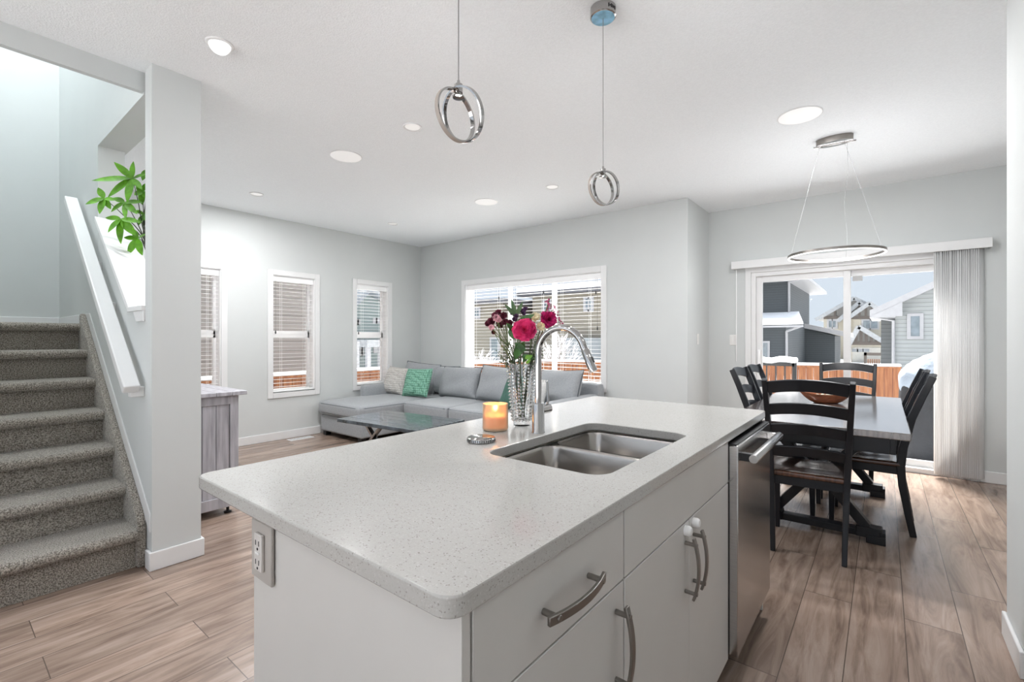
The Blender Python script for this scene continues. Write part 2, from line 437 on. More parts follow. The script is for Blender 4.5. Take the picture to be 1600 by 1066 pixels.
# ------------------------------------------------------------------ room shell
XL, YB, YD, ZC = -5.87, 5.0, 5.76, 2.74
XJ = -1.615
XR = 1.25
YS = 0.763        # stair wall face
def wall_cells(mb, axis, c0, c1, u0, u1, z0, z1, holes):
    us = sorted({u0, u1, *[h[0] for h in holes], *[h[1] for h in holes]}); zs = sorted({z0, z1, *[h[2] for h in holes], *[h[3] for h in holes]})
    for a, b in zip(us, us[1:]):
        for c, d in zip(zs, zs[1:]):
            um, zm = (a+b)/2, (c+d)/2
            if any(h[0] < um < h[1] and h[2] < zm < h[3] for h in holes): continue
            if axis == 'x': mb.box((c0, a, c), (c1, b, d))
            else: mb.box((a, c0, c), (b, c1, d))
    return mb

struct('floor', MB().box((-5.87, -3, -.1), (XR, 5.0, 0)).box((XJ-.15, 5.0, -.1), (XR, YD, 0)), FLOOR, flat=True)
CT = .12
struct('ceiling', MB().box((-3.235, -3, ZC), (XR+.15, YB, ZC+CT)).box((XL, YS+.167, ZC), (-3.235, YB, ZC+CT)).box((XJ, YB, ZC), (XR+.15, YD, ZC+CT)), CEIL, flat=True)
WH = [(1.545, 2.085), (2.66, 3.20), (3.825, 4.365)]
left_holes = [(a, b, .60, 2.04) for a, b in WH]
struct('wall_left', wall_cells(MB(), 'x', XL-.16, XL, YS+.167, YB+.16, -.1, ZC+CT, left_holes).box((XL-.16, -.5, -.1), (XL, YS+.167, 5.6)), WALL, flat=True)
W4 = (-4.86, -2.62, .69, 2.05)
struct('wall_back', wall_cells(MB(), 'y', YB, YB+.16, XL, XJ-.16, -.1, ZC+CT, [W4]).box((XJ-.16, YB, -.1), (XJ, YD+.16, ZC+CT)), WALL, flat=True)
DR = (-1.16, .60, 0.0, 1.99)
struct('wall_dining', wall_cells(MB(), 'y', YD, YD+.16, XJ, XR, -.1, ZC+CT, [DR]), WALL, flat=True)
struct('wall_right', MB().box((XR, -3, -.1), (XR+.15, YD+.16, ZC+CT)), WALL, flat=True)
struct('wall_pantry', MB().box((.405, 2.52, 0), (XR, 2.83, ZC)), WALL, flat=True)
# stair wall: column, sloped knee wall, header beam, upper storey walls
struct('wall_column', MB().box((-3.21, YS, 0), (-3.09, .995, ZC)), WALL, flat=True)
cap0x, cap0z, slope = -3.49, 1.41, .78
capz = lambda x: cap0z + slope * (cap0x - x)
JX = -4.35
YK = YS + .001
struct('wall_knee', MB().prism([(-3.21, YK, 0), (JX, YK, 0), (JX, YK, capz(JX)), (cap0x, YK, cap0z), (-3.21, YK, cap0z)], (0, .15, 0))
       .box((XL, YS, 0), (JX, YK+.15, 2.62)), WALL, flat=True)
struct('wall_stair_header', MB().box((XL, YS, 2.62), (-3.235, .93, 5.6)).box((-3.27, -.5, 2.632), (-3.235, YS, 5.6)), WALL, flat=True)
struct('wall_stair_side', MB().box((XL, -.5, 0), (-3.4, -.38, 5.6)), WALL, flat=True)

# knee wall cap
mb = MB()
dn = Vector((-1, 0, slope)).normalized(); up = Vector((slope, 0, 1)).normalized()
a = Vector((cap0x, YK+.068, cap0z)); b = Vector((JX, YK+.068, capz(JX)))
mb.prism([(cap0x+.0, YK-.02, cap0z), (JX, YK-.02, capz(JX)), (JX, YK-.02, capz(JX)+.035), (cap0x+.01, YK-.02, cap0z+.035)], (0, .19, 0))
mb.box((cap0x-.01, YK-.02, cap0z), (-3.21, YK+.17, cap0z+.028))
mb.prism([(cap0x+.08, YK-.012, cap0z), (-3.21, YK-.012, cap0z), (-3.21, YK-.012, cap0z-.06), (cap0x+.14, YK-.012, cap0z-.06)], (0, .012, 0))
struct('trim_1', mb, TRIM, bevel=.003)

# baseboards
def base(name, boxes, h=.10):
    mb = MB()
    for a in boxes:
        mb.box((a[0], a[1], 0), (a[2], a[3], h))
    return struct(name, mb, TRIM, bevel=.004)
bt = .014
base('baseboard_left', [(XL, 1.0, XL+bt, YB)])
base('baseboard_back', [(XL, YB-bt, XJ, YB), (XJ, YB, XJ+bt, YD)])
base('baseboard_dining', [(XJ, YD-bt, -1.23, YD), (.66, YD-bt, XR, YD), (XR-bt, 2.83, XR, YD)])
base('baseboard_column', [(-3.09, YS-bt, -3.09+bt, .995+bt), (-3.16, YS-bt, -3.09, YS), (-3.21, .995, -3.09, .995+bt)])
base('baseboard_pantry', [(.405-bt, 2.52-bt, .405, 2.83+bt), (.405, 2.83, XR, 2.83+bt), (.405, 2.52-bt, XR, 2.52)])

# ------------------------------------------------------------------ staircase
RISE, RUN, NX, Z1, YT = .1925, .252, -3.165, .212, .72
Y0S = -.375
t = thing('staircase', 'grey carpeted staircase climbing to a landing behind the white column', 'staircase', (NX, .2, 0))
zt = [Z1 + RISE*k for k in range(7)]
LAND = zt[6]
for k in range(7):
    x = NX - RUN*k; z = zt[k]; zb = 0 if k == 0 else zt[k-1]
    # rounded nosing profile in xz
    pr = [(x-.046, zb), (x-.046, z-.058)]
    for j in range(9):
        a = -math.pi/2 + math.pi*j/8
        pr.append((x-.02 + .030*math.cos(a), z-.029 + .029*math.sin(a)))
    xe = (x - RUN - .05) if k < 6 else XL + .002
    pr += [(xe, z), (xe, zb)]
    MB().prism([(p[0], Y0S, p[1]) for p in pr], (0, YT - Y0S, 0)).build('step', CARPET, t, angle=50)
# carpeted stringer beside the wall
def sz(x): return Z1 + RISE/RUN * (NX - x) + .045
xt = -4.72
pr = [(NX-.01, 0), (NX-.01, .235), (NX-.04, sz(NX-.04)), (xt, sz(xt)), (xt, 0)]
MB().prism([(x, YT, z) for x, z in pr], (0, .041, 0)).build('stringer', CARPET, t, bevel=.012, seg=3)
# white skirt board on the wall
mb = MB()
pr = [(-3.19, .0), (-3.19, .33), (xt-.02, sz(xt-.02)+.085), (XL+.001, LAND+.09), (XL+.001, 1.2), (-4.6, 1.1)]
pr = [(-3.11, .20), (-3.11, .30), (-4.60, LAND+.075), (XL+.001, LAND+.075), (XL+.001, LAND-.1), (-4.7, LAND-.1)]
mb.prism([(x, YS-.006, z) for x, z in pr], (0, .02, 0))
mb.box((XL, -.38, LAND), (XL+.014, YS, LAND+.075))
struct('trim_2', mb, TRIM, bevel=.003)
# handrail
t = thing('handrail', 'white sloping handrail on wall brackets above the carpeted stairs', 'handrail', (-3.23, .68, 1.0))
h0 = Vector((-3.20, .70, .975)); h1 = Vector((-4.90, .70, 2.325))
MB().beam(h0, h1, .075, .05).build('rail', TRIM, t, bevel=.006, seg=3)
for f in (.03, .40, .62):
    p = h0.lerp(h1, f)
    MB().box((p.x-.02, p.y, p.z-.085), (p.x+.03, YK, p.z-.03)).box((p.x-.02, p.y-.02, p.z-.05), (p.x+.03, p.y+.02, p.z-.02)).build('bracket', TRIM, t, bevel=.004)

# ------------------------------------------------------------------ windows and blinds
def frame_ring(mb, axis, c0, c1, u0, u1, z0, z1, w):
    def B(a, b, c, d):
        if axis == 'x': mb.box((c0, a, c), (c1, b, d))
        else: mb.box((a, c0, c), (b, c1, d))
    B(u0, u0+w, z0, z1); B(u1-w, u1, z0, z1); B(u0+w, u1-w, z0, z0+w); B(u0+w, u1-w, z1-w, z1)
def window(n, axis, c, sgn, u0, u1, z0, z1, splits, slide, cas=.065):
    """c: wall face, sgn: direction outwards (-1 for the left wall, +1 for the back wall)"""
    mb = MB(); frame_ring(mb, axis, c - sgn*.016, c, u0-cas, u1+cas, z0-cas, z1+cas, cas)
    w = struct('window_%d' % n, mb, TRIM, bevel=.003)
    mb = MB(); frame_ring(mb, axis, c, c + sgn*.17, u0-.004, u1+.004, z0-.004, z1+.004, .012)
    mb.build('jamb', VINYL, w)
    o0, o1 = c + sgn*.115, c + sgn*.155
    us = [u0+.01] + splits + [u1-.01]
    mb = MB(); frame_ring(mb, axis, o0, o1, u0+.008, u1-.008, z0+.008, z1-.008, .03)
    for s_ in splits:
        if axis == 'x': mb.box((o0, s_-.03, z0), (o1, s_+.03, z1))
        else: mb.box((s_-.03, o0, z0), (s_+.03, o1, z1))
    if slide:
        zm = 1.31
        mb.box((o0, u0+.01, zm-.045), (o1, u1-.01, zm+.045)) if axis == 'x' else None
    mb.build('sash', VINYL, w, bevel=.003)
    for a, b in zip(us, us[1:]):
        cg = c + sgn*.135
        if axis == 'x': g = MB().box((cg-.003, a+.02, z0+.03), (cg+.003, b-.02, z1-.03))
        else: g = MB().box((a+.02, cg-.003, z0+.03), (b-.02, cg+.003, z1-.03))
        g.build('pane', GLASS, w)
    return w
def blind(axis, c, sgn, u0, u1, z0, z1, label, cords, tassels):
    base_ = (c + sgn*.05, (u0+u1)/2, z0) if axis == 'x' else ((u0+u1)/2, c + sgn*.05, z0)
    t = thing('window_blind', label, 'blind', base_, 'white slatted blinds in the living room windows')
    def B(mb, a, b, d0, d1, c_, d_):
        if axis == 'x': mb.box((c + sgn*d0, a, c_), (c + sgn*d1, b, d_))
        else: mb.box((a, c + sgn*d0, c_), (b, c + sgn*d1, d_))
        return mb
    B(MB(), u0+.012, u1-.012, .012, .075, z1-.075, z1-.010).build('headrail', VINYL, t, bevel=.003)
    mb = MB(); z = z1-.10; n = 0
    while z > z0 + .03:
        B(mb, u0+.016, u1-.016, .022, .068, z, z+.0025); z -= .046; n += 1
    o = mb.build('slat', VINYL, t, flat=True); o['kind'] = 'stuff'
    B(MB(), u0+.016, u1-.016, .02, .07, z0+.012, z0+.028).build('bottom_rail', VINYL, t)
    for u in cords:
        for dd in (.021, .069):
            q = MB()
            B(q, u-.0012, u+.0012, dd-.0005, dd+.0005, z0+.02, z1-.07)
            q.build('ladder_cord', VINYL, t)
    for (u, zz) in tassels:
        q = MB()
        p = Vector((c + sgn*.01, u, zz)) if axis == 'x' else Vector((u, c + sgn*.01, zz))
        q.tube([p, Vector((p.x, p.y, z1-.07))], .0012, 5)
        q.lathe([(0, 0), (.007, .002), (.009, .02), (.004, .045), (0, .046)], p - Vector((0, 0, .045)), 10)
        q.build('pull_cord', mat('cord_dark', (.02, .02, .02), .5), t)
    return t
names = ['behind the grey sideboard', 'between the sideboard and the sofa', 'above the sofa chaise beside the corner']
for i, (a, b) in enumerate(WH):
    window(i+1, 'x', XL, -1, a, b, .585, 2.04, [], True)
    blind('x', XL, -1, a, b, .585, 2.04, 'white slatted blind in the narrow window ' + names[i], [a+.12, b-.12], [] if i == 0 else [(a+.04, 1.36)])
window(4, 'y', YB, 1, W4[0], W4[1], .69, 2.05, [-4.11, -3.37], False, cas=.07)
blind('y', YB, 1, W4[0], W4[1], .69, 2.05, 'wide white slatted blind in the triple window behind the sofa', [-4.7, -4.25, -3.95, -3.5, -3.2, -2.8], [(-4.22, 1.85), (-3.46, 1.88), (-2.70, 1.83), (-2.68, 1.40)])

# sliding patio door
mb = MB(); frame_ring(mb, 'y', YD-.016, YD, DR[0]-.06, DR[1]+.06, -.06, DR[3]+.06, .06)
d = struct('door_1', MB().box((DR[0]-.06, YD-.016, 0), (DR[0], YD, DR[3]+.06)).box((DR[1], YD-.016, 0), (DR[1]+.06, YD, DR[3]+.06)).box((DR[0], YD-.016, DR[3]), (DR[1], YD, DR[3]+.06)), TRIM, bevel=.003)
mb.bm.free()
mb = MB(); frame_ring(mb, 'y', YD, YD+.14, DR[0], DR[1], 0, DR[3], .045); mb.build('door_frame', TRIM, d, bevel=.003)
mid = -.29
for nm, a, b, y in (('sliding_panel', DR[0]+.045, mid+.03, YD+.035), ('fixed_panel', mid-.03, DR[1]-.045, YD+.085)):
    mb = MB(); frame_ring(mb, 'y', y, y+.035, a, b, .045, DR[3]-.045, .06)
    p = mb.build(nm, TRIM, d, bevel=.003)
    MB().box((a+.055, y+.014, .10), (b-.055, y+.020, DR[3]-.10)).build('pane', GLASS, p)
MB().box((mid+.045, YD+.07, 1.835), (mid+.125, YD+.084, 1.885)).build('latch_plate', mat('sensor_grey', (.5, .5, .5), .5), d, bevel=.003)
MB().box((DR[0]+.06, YD+.015, .95), (DR[0]+.09, YD+.035, 1.13)).build('door_handle', VINYL, d, bevel=.005)

# vertical blind
t = thing('vertical_blind', 'white vertical blind drawn to the right of the patio door, long valance above', 'blind', (-.31, 5.66, 2.02))
MB().box((-1.345, 5.655, 2.035), (.727, 5.665, 2.12)).box((-1.345, 5.665, 2.11), (.727, YD, 2.12)).box((-1.345, 5.665, 2.035), (-1.335, YD, 2.11)).box((.717, 5.665, 2.035), (.727, YD, 2.11)).build('valance', TRIM, t, bevel=.003)
VANE = mat('vane_fabric', (.96, .96, .96), .7, var=.03, nscale=30, stretch=(1, 1, .05))
_nt = VANE.node_tree; _tl = _nt.nodes.new('ShaderNodeBsdfTranslucent'); _tl.inputs[0].default_value = (.97, .97, .97, 1); _mx = _nt.nodes.new('ShaderNodeMixShader'); _mx.inputs[0].default_value = .5
_nt.links.new(_nt.nodes['Principled BSDF'].outputs[0], _mx.inputs[1]); _nt.links.new(_tl.outputs[0], _mx.inputs[2]); _nt.links.new(_mx.outputs[0], _nt.nodes['Material Output'].inputs[0])
for k in range(24):
    x = .375 + k * .0125; y = 5.70; a = R(62 + random.uniform(-7, 7)); L = .044
    dx, dy = math.cos(a)*L, math.sin(a)*L
    pts = [(x + dx*s_ - dy*.08*(1-s_*s_), y + dy*s_ + dx*.08*(1-s_*s_)) for s_ in (-1, -.5, 0, .5, 1)]
    mb = MB(); prev = None
    for (px, py) in pts:
        c_ = (mb.bm.verts.new((px, py, .03 + random.uniform(0, .004))), mb.bm.verts.new((px, py, 2.04)))
        if prev: mb._f([prev[0], c_[0], c_[1], prev[1]])
        prev = c_
    mb.build('vane', VANE, t, solid=.0012)
MB().tube([(-1.30, 5.70, 2.03), (-1.30, 5.70, 1.0)], .004, 8).build('wand', VINYL, t)

# ------------------------------------------------------------------ switches, outlet, floor vent
PLATE = mat('plate_white', (.78, .77, .75), .4, var=0)
def switch(name, label, lo, hi, tl, th, cat='switch'):
    o = MB().box(lo, hi).build(name, PLATE, bevel=.003); tag(o, label, cat)
    MB().box(tl, th).build('rocker', PLATE, o, bevel=.002)
    return o
switch('light_switch', 'white light switch on the wall beside the patio door', (-1.385, YD-.007, 1.18), (-1.315, YD, 1.30), (-1.365, YD-.012, 1.205), (-1.335, YD-.007, 1.275))
switch('light_switch', 'white light switch on the short return wall by the dining area', (XJ, 5.30, 1.19), (XJ+.007, 5.37, 1.31), (XJ+.007, 5.32, 1.215), (XJ+.011, 5.35, 1.285))
o = MB().box((-1.048, .431, .752), (-.958, .438, .872)).build('power_outlet', mat('outlet_taupe', (.42, .39, .36), .45, var=0), bevel=.002); tag(o, 'taupe double power outlet on the end of the kitchen island', 'outlet')
fp = MB().box((-1.020, .424, .775), (-.986, .431, .850)).build('socket_face', mat('outlet_light', (.60, .57, .54), .4, var=0), o, bevel=.002)
mb = MB()
for zc in (.832, .793):
    for dx in (-.008, .006): mb.box((-1.003+dx-.001, .4232, zc-.005), (-1.003+dx+.001, .425, zc+.005))
    mb.lathe([(0, 0), (.0028, 0), (.0028, .001), (0, .001)], (-1.003, .4242, zc-.012), 10, (0, -1, 0))
mb.build('slot', BLACK, fp)
MB().box((-1.012, .4225, .8095), (-.994, .4245, .8145)).build('button', PLATE, fp)
o = MB().box((-5.79, 2.79, 0), (-5.67, 3.09, .006)).build('floor_vent', TRIM, bevel=.002); tag(o, 'white floor vent under the middle window', 'vent')
mb = MB()
for k in range(12): mb.box((-5.775, 2.805 + k*.0235, .006), (-5.685, 2.815 + k*.0235, .009))
mb.build('grille', mat('grille_grey', (.5, .5, .5), .5), o)

# ------------------------------------------------------------------ ceiling fittings
def disc_light(x, y, r, label, on=True):
    t = thing('ceiling_light', label, 'light', (x, y, ZC), 'recessed ceiling lights')
    MB().lathe([(r*.80, -.002), (r*.98, -.008), (r, -.003), (r, 0), (0, 0)], (x, y, ZC), 32).build('trim_ring', TRIM, t)
    MB().lathe([(0, -.004), (r*.80, -.003), (r*.80, 0)], (x, y, ZC), 28).build('lens', mat('lens', (.85, .85, .84), .4, emit=.10, ecol=(1, .98, .95), var=0), t)
    if on: area_light('pot_lamp', (x, y, ZC-.012), r*1.5, POT_W, parent=t)
disc_light(-2.586, 2.13, .065, 'small round ceiling light near the left kitchen pendant')
disc_light(-2.536, 3.82, .065, 'small round ceiling light left of the further kitchen pendant ring', False)
disc_light(-5.033, 2.12, .065, 'small round ceiling light above the narrow windows, nearest the column')
disc_light(-4.956, 3.758, .065, 'small round ceiling light nearest the far room corner', False)
SPK = mat('disc_face', (.88, .88, .88), .5, var=0, emit=.08, ecol=(1, .98, .95))
for x, y, r, lab in ((-3.425, 2.135, .125, 'large round white flush ceiling disc over the coffee table'), (-.437, 3.625, .13, 'large round white flush ceiling disc near the dining lamp'), (-3.372, 3.79, .125, 'large round white flush ceiling disc in front of the triple window')):
    t = thing('flush_disc', lab, 'light', (x, y, ZC), 'large flush ceiling discs')
    MB().lathe([(r*.96, -.006), (r, -.004), (r, 0), (0, 0)], (x, y, ZC), 40).build('rim', TRIM, t)
    MB().lathe([(0, -.007), (r*.96, -.006), (r*.96, -.002)], (x, y, ZC), 40).build('diffuser', SPK, t)
    if x != -3.372: area_light('fill_lamp', (x, y, ZC-.012), r*1.9, DISC_W, parent=t)  # lamps added under two of the discs to brighten the room
# fill lights added out of view to brighten the kitchen end
for x, y, lab in ((-.3, -1.0, 'unseen fill light added over the kitchen behind the camera, right'), (-2.1, -1.0, 'unseen fill light added over the kitchen behind the camera, left'), (-2.0, .25, 'unseen fill light added above the passage between stairs and island'), (.75, 1.4, 'unseen fill light added over the kitchen counter run')):
    t = thing('flush_disc', lab, 'light', (x, y, ZC), 'large flush ceiling discs')
    MB().lathe([(0, -.008), (.125, -.006), (.13, 0), (0, 0)], (x, y, ZC), 40).build('diffuser', SPK, t)
    area_light('fill_lamp', (x, y, ZC-.014), .25, KIT_FILL_W, parent=t)
# upstairs: ceiling, and an unseen lamp added to brighten the stairwell
struct('ceiling_upstairs', MB().box((XL-.16, -.5, 5.5), (-3.235, .93, 5.6)), CEIL, flat=True)
t = thing('flush_disc', 'unseen fill light added on the upstairs ceiling over the stairwell', 'light', (-4.6, .2, 5.5), 'large flush ceiling discs')
MB().lathe([(0, -.008), (.125, -.006), (.13, 0), (0, 0)], (-4.6, .2, 5.5), 40).build('diffuser', SPK, t)
area_light('fill_lamp', (-4.6, .2, 5.48), .25, 27, color=(.93, .97, 1), parent=t)
# gimbal spot near the column
t = thing('gimbal_spotlight', 'tilted round recessed spotlight in the ceiling above the column', 'light', (-2.625, .928, ZC))
MB().lathe([(.042, -.002), (.060, -.006), (.064, -.002), (.064, 0), (.042, 0)], (-2.625, .928, ZC), 36).build('trim_ring', TRIM, t)
ax = Vector((.55, -.25, -1)).normalized()
MB().lathe([(0, .018), (.044, .015), (.050, .0), (.050, -.02), (0, -.02)], Vector((-2.625, .928, ZC-.004)), 32, ax).build('eyeball', mat('lens_spot', (.85, .88, .9), .35, emit=.25, ecol=(1, 1, 1), var=0), t)

def ring_band(c, r, w, th, nrm, spin=0, seg=64):
    """flat band ring: w along the axis, th radial; inner face gets material 1"""
    mb = MB(); c = Vector(c); M = Vector(nrm).to_track_quat('Z', 'Y').to_matrix(); rg = []
    for i in range(seg):
        a = 2*math.pi*i/seg; e = Vector((math.cos(a), math.sin(a), 0))
        rg.append([mb.bm.verts.new(c + M @ (e*(r+s1*th/2) + Vector((0, 0, s2*w/2)))) for s1, s2 in ((1, -1), (1, 1), (-1, 1), (-1, -1))])
    for i in range(seg):
        a, b = rg[i], rg[(i+1) % seg]
        for j in range(4):
            mb.mi = 1 if j in mb_led else 0
            mb._f([a[j], a[(j+1)%4], b[(j+1)%4], b[j]])
    return mb
LEDM = mat('led_diffuser', (.40, .35, .31), .5, var=0)
def pendant(x, y, zc, label, film):
    global mb_led
    t = thing('pendant_light', label, 'pendant light', (x, y, ZC), 'pendant lights over the island')
    cz = ZC - .043
    c = MB().lathe([(0, 0), (.052, 0), (.057, .004), (.057, .043), (0, .043)], (x, y, cz), 48).build('canopy', CHROME, t, angle=50)
    if film:
        MB().lathe([(0, -.0012), (.0515, -.0012), (.0515, 0)], (x, y, cz), 40).build('film', mat('blue_film', (.22, .45, .62), .25, var=.25, nscale=25), c)
        mb = MB()
        d0 = Vector((-x, -y, 0)).normalized()
        for k, (a, w, h) in enumerate([(26, .0055, .015), (33, .004, .005), (39, .0045, .015), (47, .0045, .013), (55, .0045, .010), (64, .006, .014)]):
            dd = Matrix.Rotation(R(a), 3, 'Z') @ d0
            p = Vector((x, y, cz+.023)) + dd * .0570
            mb.beam(p - Vector((0, 0, h/2)), p + Vector((0, 0, h/2)), w, .003, up=dd)
        mb.build('slot', BLACK, c)
    top = zc + .085
    MB().tube([(x, y, cz), (x, y, top+.01)], .0016, 8).build('cable', mat('cable_grey', (.35, .35, .35), .3, .8), t)
    MB().lathe([(0, .022), (.004, .022), (.005, .012), (.012, .010), (.012, -.014), (.008, -.016), (.008, -.022), (.017, -.024), (.017, -.028), (0, -.029)], (x, y, top-.006), 28).build('hub', CHROME, t, angle=50)
    r = .0735
    vd = Vector((x, y, 0)).normalized(); sd = Vector((vd.y, -vd.x, 0))
    for yaw, lean, dx in ((46, 5, -.008), (-50, 27, .012)):
        nrm = Matrix.Rotation(R(yaw), 3, 'Z') @ vd
        lean_ax = vd
        nrm = Matrix.Rotation(R(-lean), 3, lean_ax) @ nrm
        mb_led = (0,) if dx < 0 else ()
        cc = Vector((x, y, zc)) + sd * dx
        if dx > 0: cc.z += .002
        ring_band(cc, r, .013, .005, nrm).build('ring', [CHROME, LEDM], t, angle=50)
    point_light('pendant_lamp', (x, y, top-.060), PEND_W, .02, t)
    return t
pendant(-.961, .96, 1.896, 'nearer ring pendant light hanging over the island from a thin cable', True)
pendant(-.990, 1.904, 1.928, 'further ring pendant light over the island, blue film under its canopy', True)

# dining lamp
x, y = -.285, 4.19
t = thing('ring_chandelier', 'large thin ring lamp hanging over the dining table', 'chandelier', (x, y, ZC))
mb = MB()
prof = []
for i in range(48):
    a = 2*math.pi*i/48; prof.append((x + .115*math.cos(a)*1.0, y + .06*math.sin(a), ZC-.04))
mb.prism(prof, (0, 0, .04)); cp = mb.build('canopy', NICKEL, t, angle=50)
MB().prism([(p[0], p[1], ZC-.044) for p in prof], (0, 0, .004)).build('cover', CHROME, cp, angle=50)
MB().tube([(x-.13, y-.01, ZC-.047), (x+.13, y+.01, ZC-.047)], .006, 10).build('crossbar', CHROME, cp)
RZ = 1.885; rr = .30
mb_led = ()
rg = ring_band((x, y+.05, RZ), rr, .018, .012, (0, 0, 1), seg=96).build('ring', [NICKEL, NICKEL], t, angle=50)
mb_led = ()
ring_band((x, y+.05, RZ-.012), rr-.001, .006, .010, (0, 0, 1), seg=96).build('diffuser', mat('led_white', (.9, .9, .88), .4, emit=.7, ecol=(1, .98, .95), var=0), rg)
point_light('chandelier_lamp', (x, y+.05, RZ), CHAND_W, .2, t)
CB = mat('lamp_cable', (.25, .25, .25), .5)
wv = Vector((x, y+.05, RZ+.01))
for k, (tx, ty, ang, sag) in enumerate([(-.09, -.01, 208, 0), (.06, -.005, 20, .0), (.075, .005, 80, .03)]):
    e = wv + Vector((math.cos(R(ang))*rr, math.sin(R(ang))*rr, 0)); s0 = Vector((x+tx, y+ty, ZC-.045)); pts = []
    for i in range(9):
        f = i/8; p = s0.lerp(e, f); p += Vector((math.sin(f*9)*sag*(1-f)*f*2, 0, 0)); pts.append(p)
    MB().tube(pts, .0010, 6).build('cable', CB, t)

# ------------------------------------------------------------------ kitchen island
IX0, IX1, IY0, IY1, IZ = -1.312, -.425, .41, 2.425, .92
SX0, SX1, SY0, SY1 = -.912, -.525, 1.01, 1.652
def rrect(x0, x1, y0, y1, r, n=6):
    out = []
    for cx_, cy_, a0 in ((x1-r, y1-r, 0), (x0+r, y1-r, 90), (x0+r, y0+r, 180), (x1-r, y0+r, 270)):
        for i in range(n+1):
            a = R(a0 + 90*i/n); out.append((cx_ + r*math.cos(a), cy_ + r*math.sin(a)))
    return out
def slab_with_hole(outer, inner, z0, z1):
    mb = MB(); n = len(outer)
    V = [[mb.bm.verts.new((*p, z)) for p in loop] for loop in (outer, inner) for z in (z0, z1)]
    ob, ot, ib, it = V
    for i in range(n):
        j = (i+1) % n
        mb._f([ot[i], ot[j], it[j], it[i]]); mb._f([ob[j], ob[i], ib[i], ib[j]])
        mb._f([ob[i], ob[j], ot[j], ot[i]]); mb._f([ib[j], ib[i], it[i], it[j]])
    return mb
o = slab_with_hole(rrect(IX0, IX1, IY0, IY1, .03), rrect(SX0, SX1, SY0, SY1, .055), IZ-.03, IZ).build('countertop', QUARTZ, bevel=.003, seg=2, angle=30)
tag(o, 'pale speckled quartz countertop covering the kitchen island', 'countertop')
# sink
t = thing('kitchen_sink', 'double bowl stainless steel sink set under the island countertop', 'sink', ((SX0+SX1)/2, (SY0+SY1)/2, .70))
mb = slab_with_hole(rrect(SX0-.02, SX1+.02, SY0-.02, SY1+.02, .06), rrect(SX0-.003, SX1+.003, SY0-.003, SY1+.003, .055), IZ-.034, IZ-.031)
mb.build('rim', STEELD, t)
def bowl(x0, x1, y0, y1, zt_, zb):
    mb = MB(); prev = None; n = 6
    for k, (ins, z) in enumerate([(0, zt_), (.004, zt_-.01), (.010, zb+.05), (.018, zb+.02), (.04, zb+.003), (.06, zb)]):
        loop = [mb.bm.verts.new((*p, z)) for p in rrect(x0+ins, x1-ins, y0+ins, y1-ins, max(.05-ins*.3, .02), n)]
        if prev:
            m_ = len(loop)
            for i in range(m_): mb._f([prev[i], prev[(i+1)%m_], loop[(i+1)%m_], loop[i]])
        prev = loop
    mb._f(prev)
    return mb
dv = 1.365
b1 = bowl(SX0-.003, SX1+.003, SY0-.003, dv-.012, IZ-.038, .72).build('bowl', STEELD, t, angle=60)
b2 = bowl(SX0-.003, SX1+.003, dv+.012, SY1+.003, IZ-.038, .70).build('bowl', STEELD, t, angle=60)
MB().rbox(((SX0+SX1)/2, dv, IZ-.052), (SX1-SX0+.004, .028, .030), .012, n=5).build('divider', STEELD, t)
for bb, yc, zb in ((b1, (SY0+dv)/2, .72), (b2, (SY1+dv)/2, .70)):
    MB().lathe([(0, .002), (.03, .002), (.034, .005), (.042, .005), (.044, .001)], ((SX0+SX1)/2, yc, zb), 24).build('drain', CHROME, bb)
# faucet
fx, fy = -.955, 1.349
t = thing('kitchen_faucet', 'tall chrome gooseneck faucet behind the sink', 'faucet', (fx, fy, IZ))
MB().lathe([(0, 0), (.024, 0), (.024, .003), (.0222, .005), (.0222, .100), (.020, .104), (0, .104)], (fx, fy, IZ), 36).build('base', CHROME, t, angle=50)
pts = [(fx, fy, IZ+.10), (fx, fy, IZ+.18), (fx, fy, 1.195)]
r = .094; cx_ = fx + r
for i in range(1, 20):
    a = math.pi - i * R(160)/19
    pts.append((cx_ + r*math.cos(a), fy, 1.195 + r*math.sin(a)))
e = Vector(pts[-1]); d_ = (e - Vector(pts[-2])).normalized()
neck_end = e + d_*.012
MB().tube(pts + [neck_end], .0118, 20).build('spout', CHROME, t, angle=60)
sp = MB().tube([neck_end, neck_end + d_*.004, neck_end + d_*.07, neck_end + d_*.078], .0142, 20, scales=[.86, 1, 1.05, .95]).build('spray_head', CHROME, t, angle=60)
MB().beam(neck_end + d_*.03 + Vector((.014, 0, .004)), neck_end + d_*.05 + Vector((.014, 0, .004)), .008, .004).build('button', BLACK, sp, bevel=.001)
MB().tube([(fx, fy+.015, IZ+.078), (fx, fy+.068, IZ+.078)], .016, 24).build('valve', CHROME, t, angle=50)
MB().tube([(fx, fy+.058, IZ+.085), (fx+.002, fy+.060, IZ+.11), (fx-.004, fy+.062, IZ+.175)], .0045, 12, scales=[1, 1, .85]).build('lever', CHROME, t, angle=50)

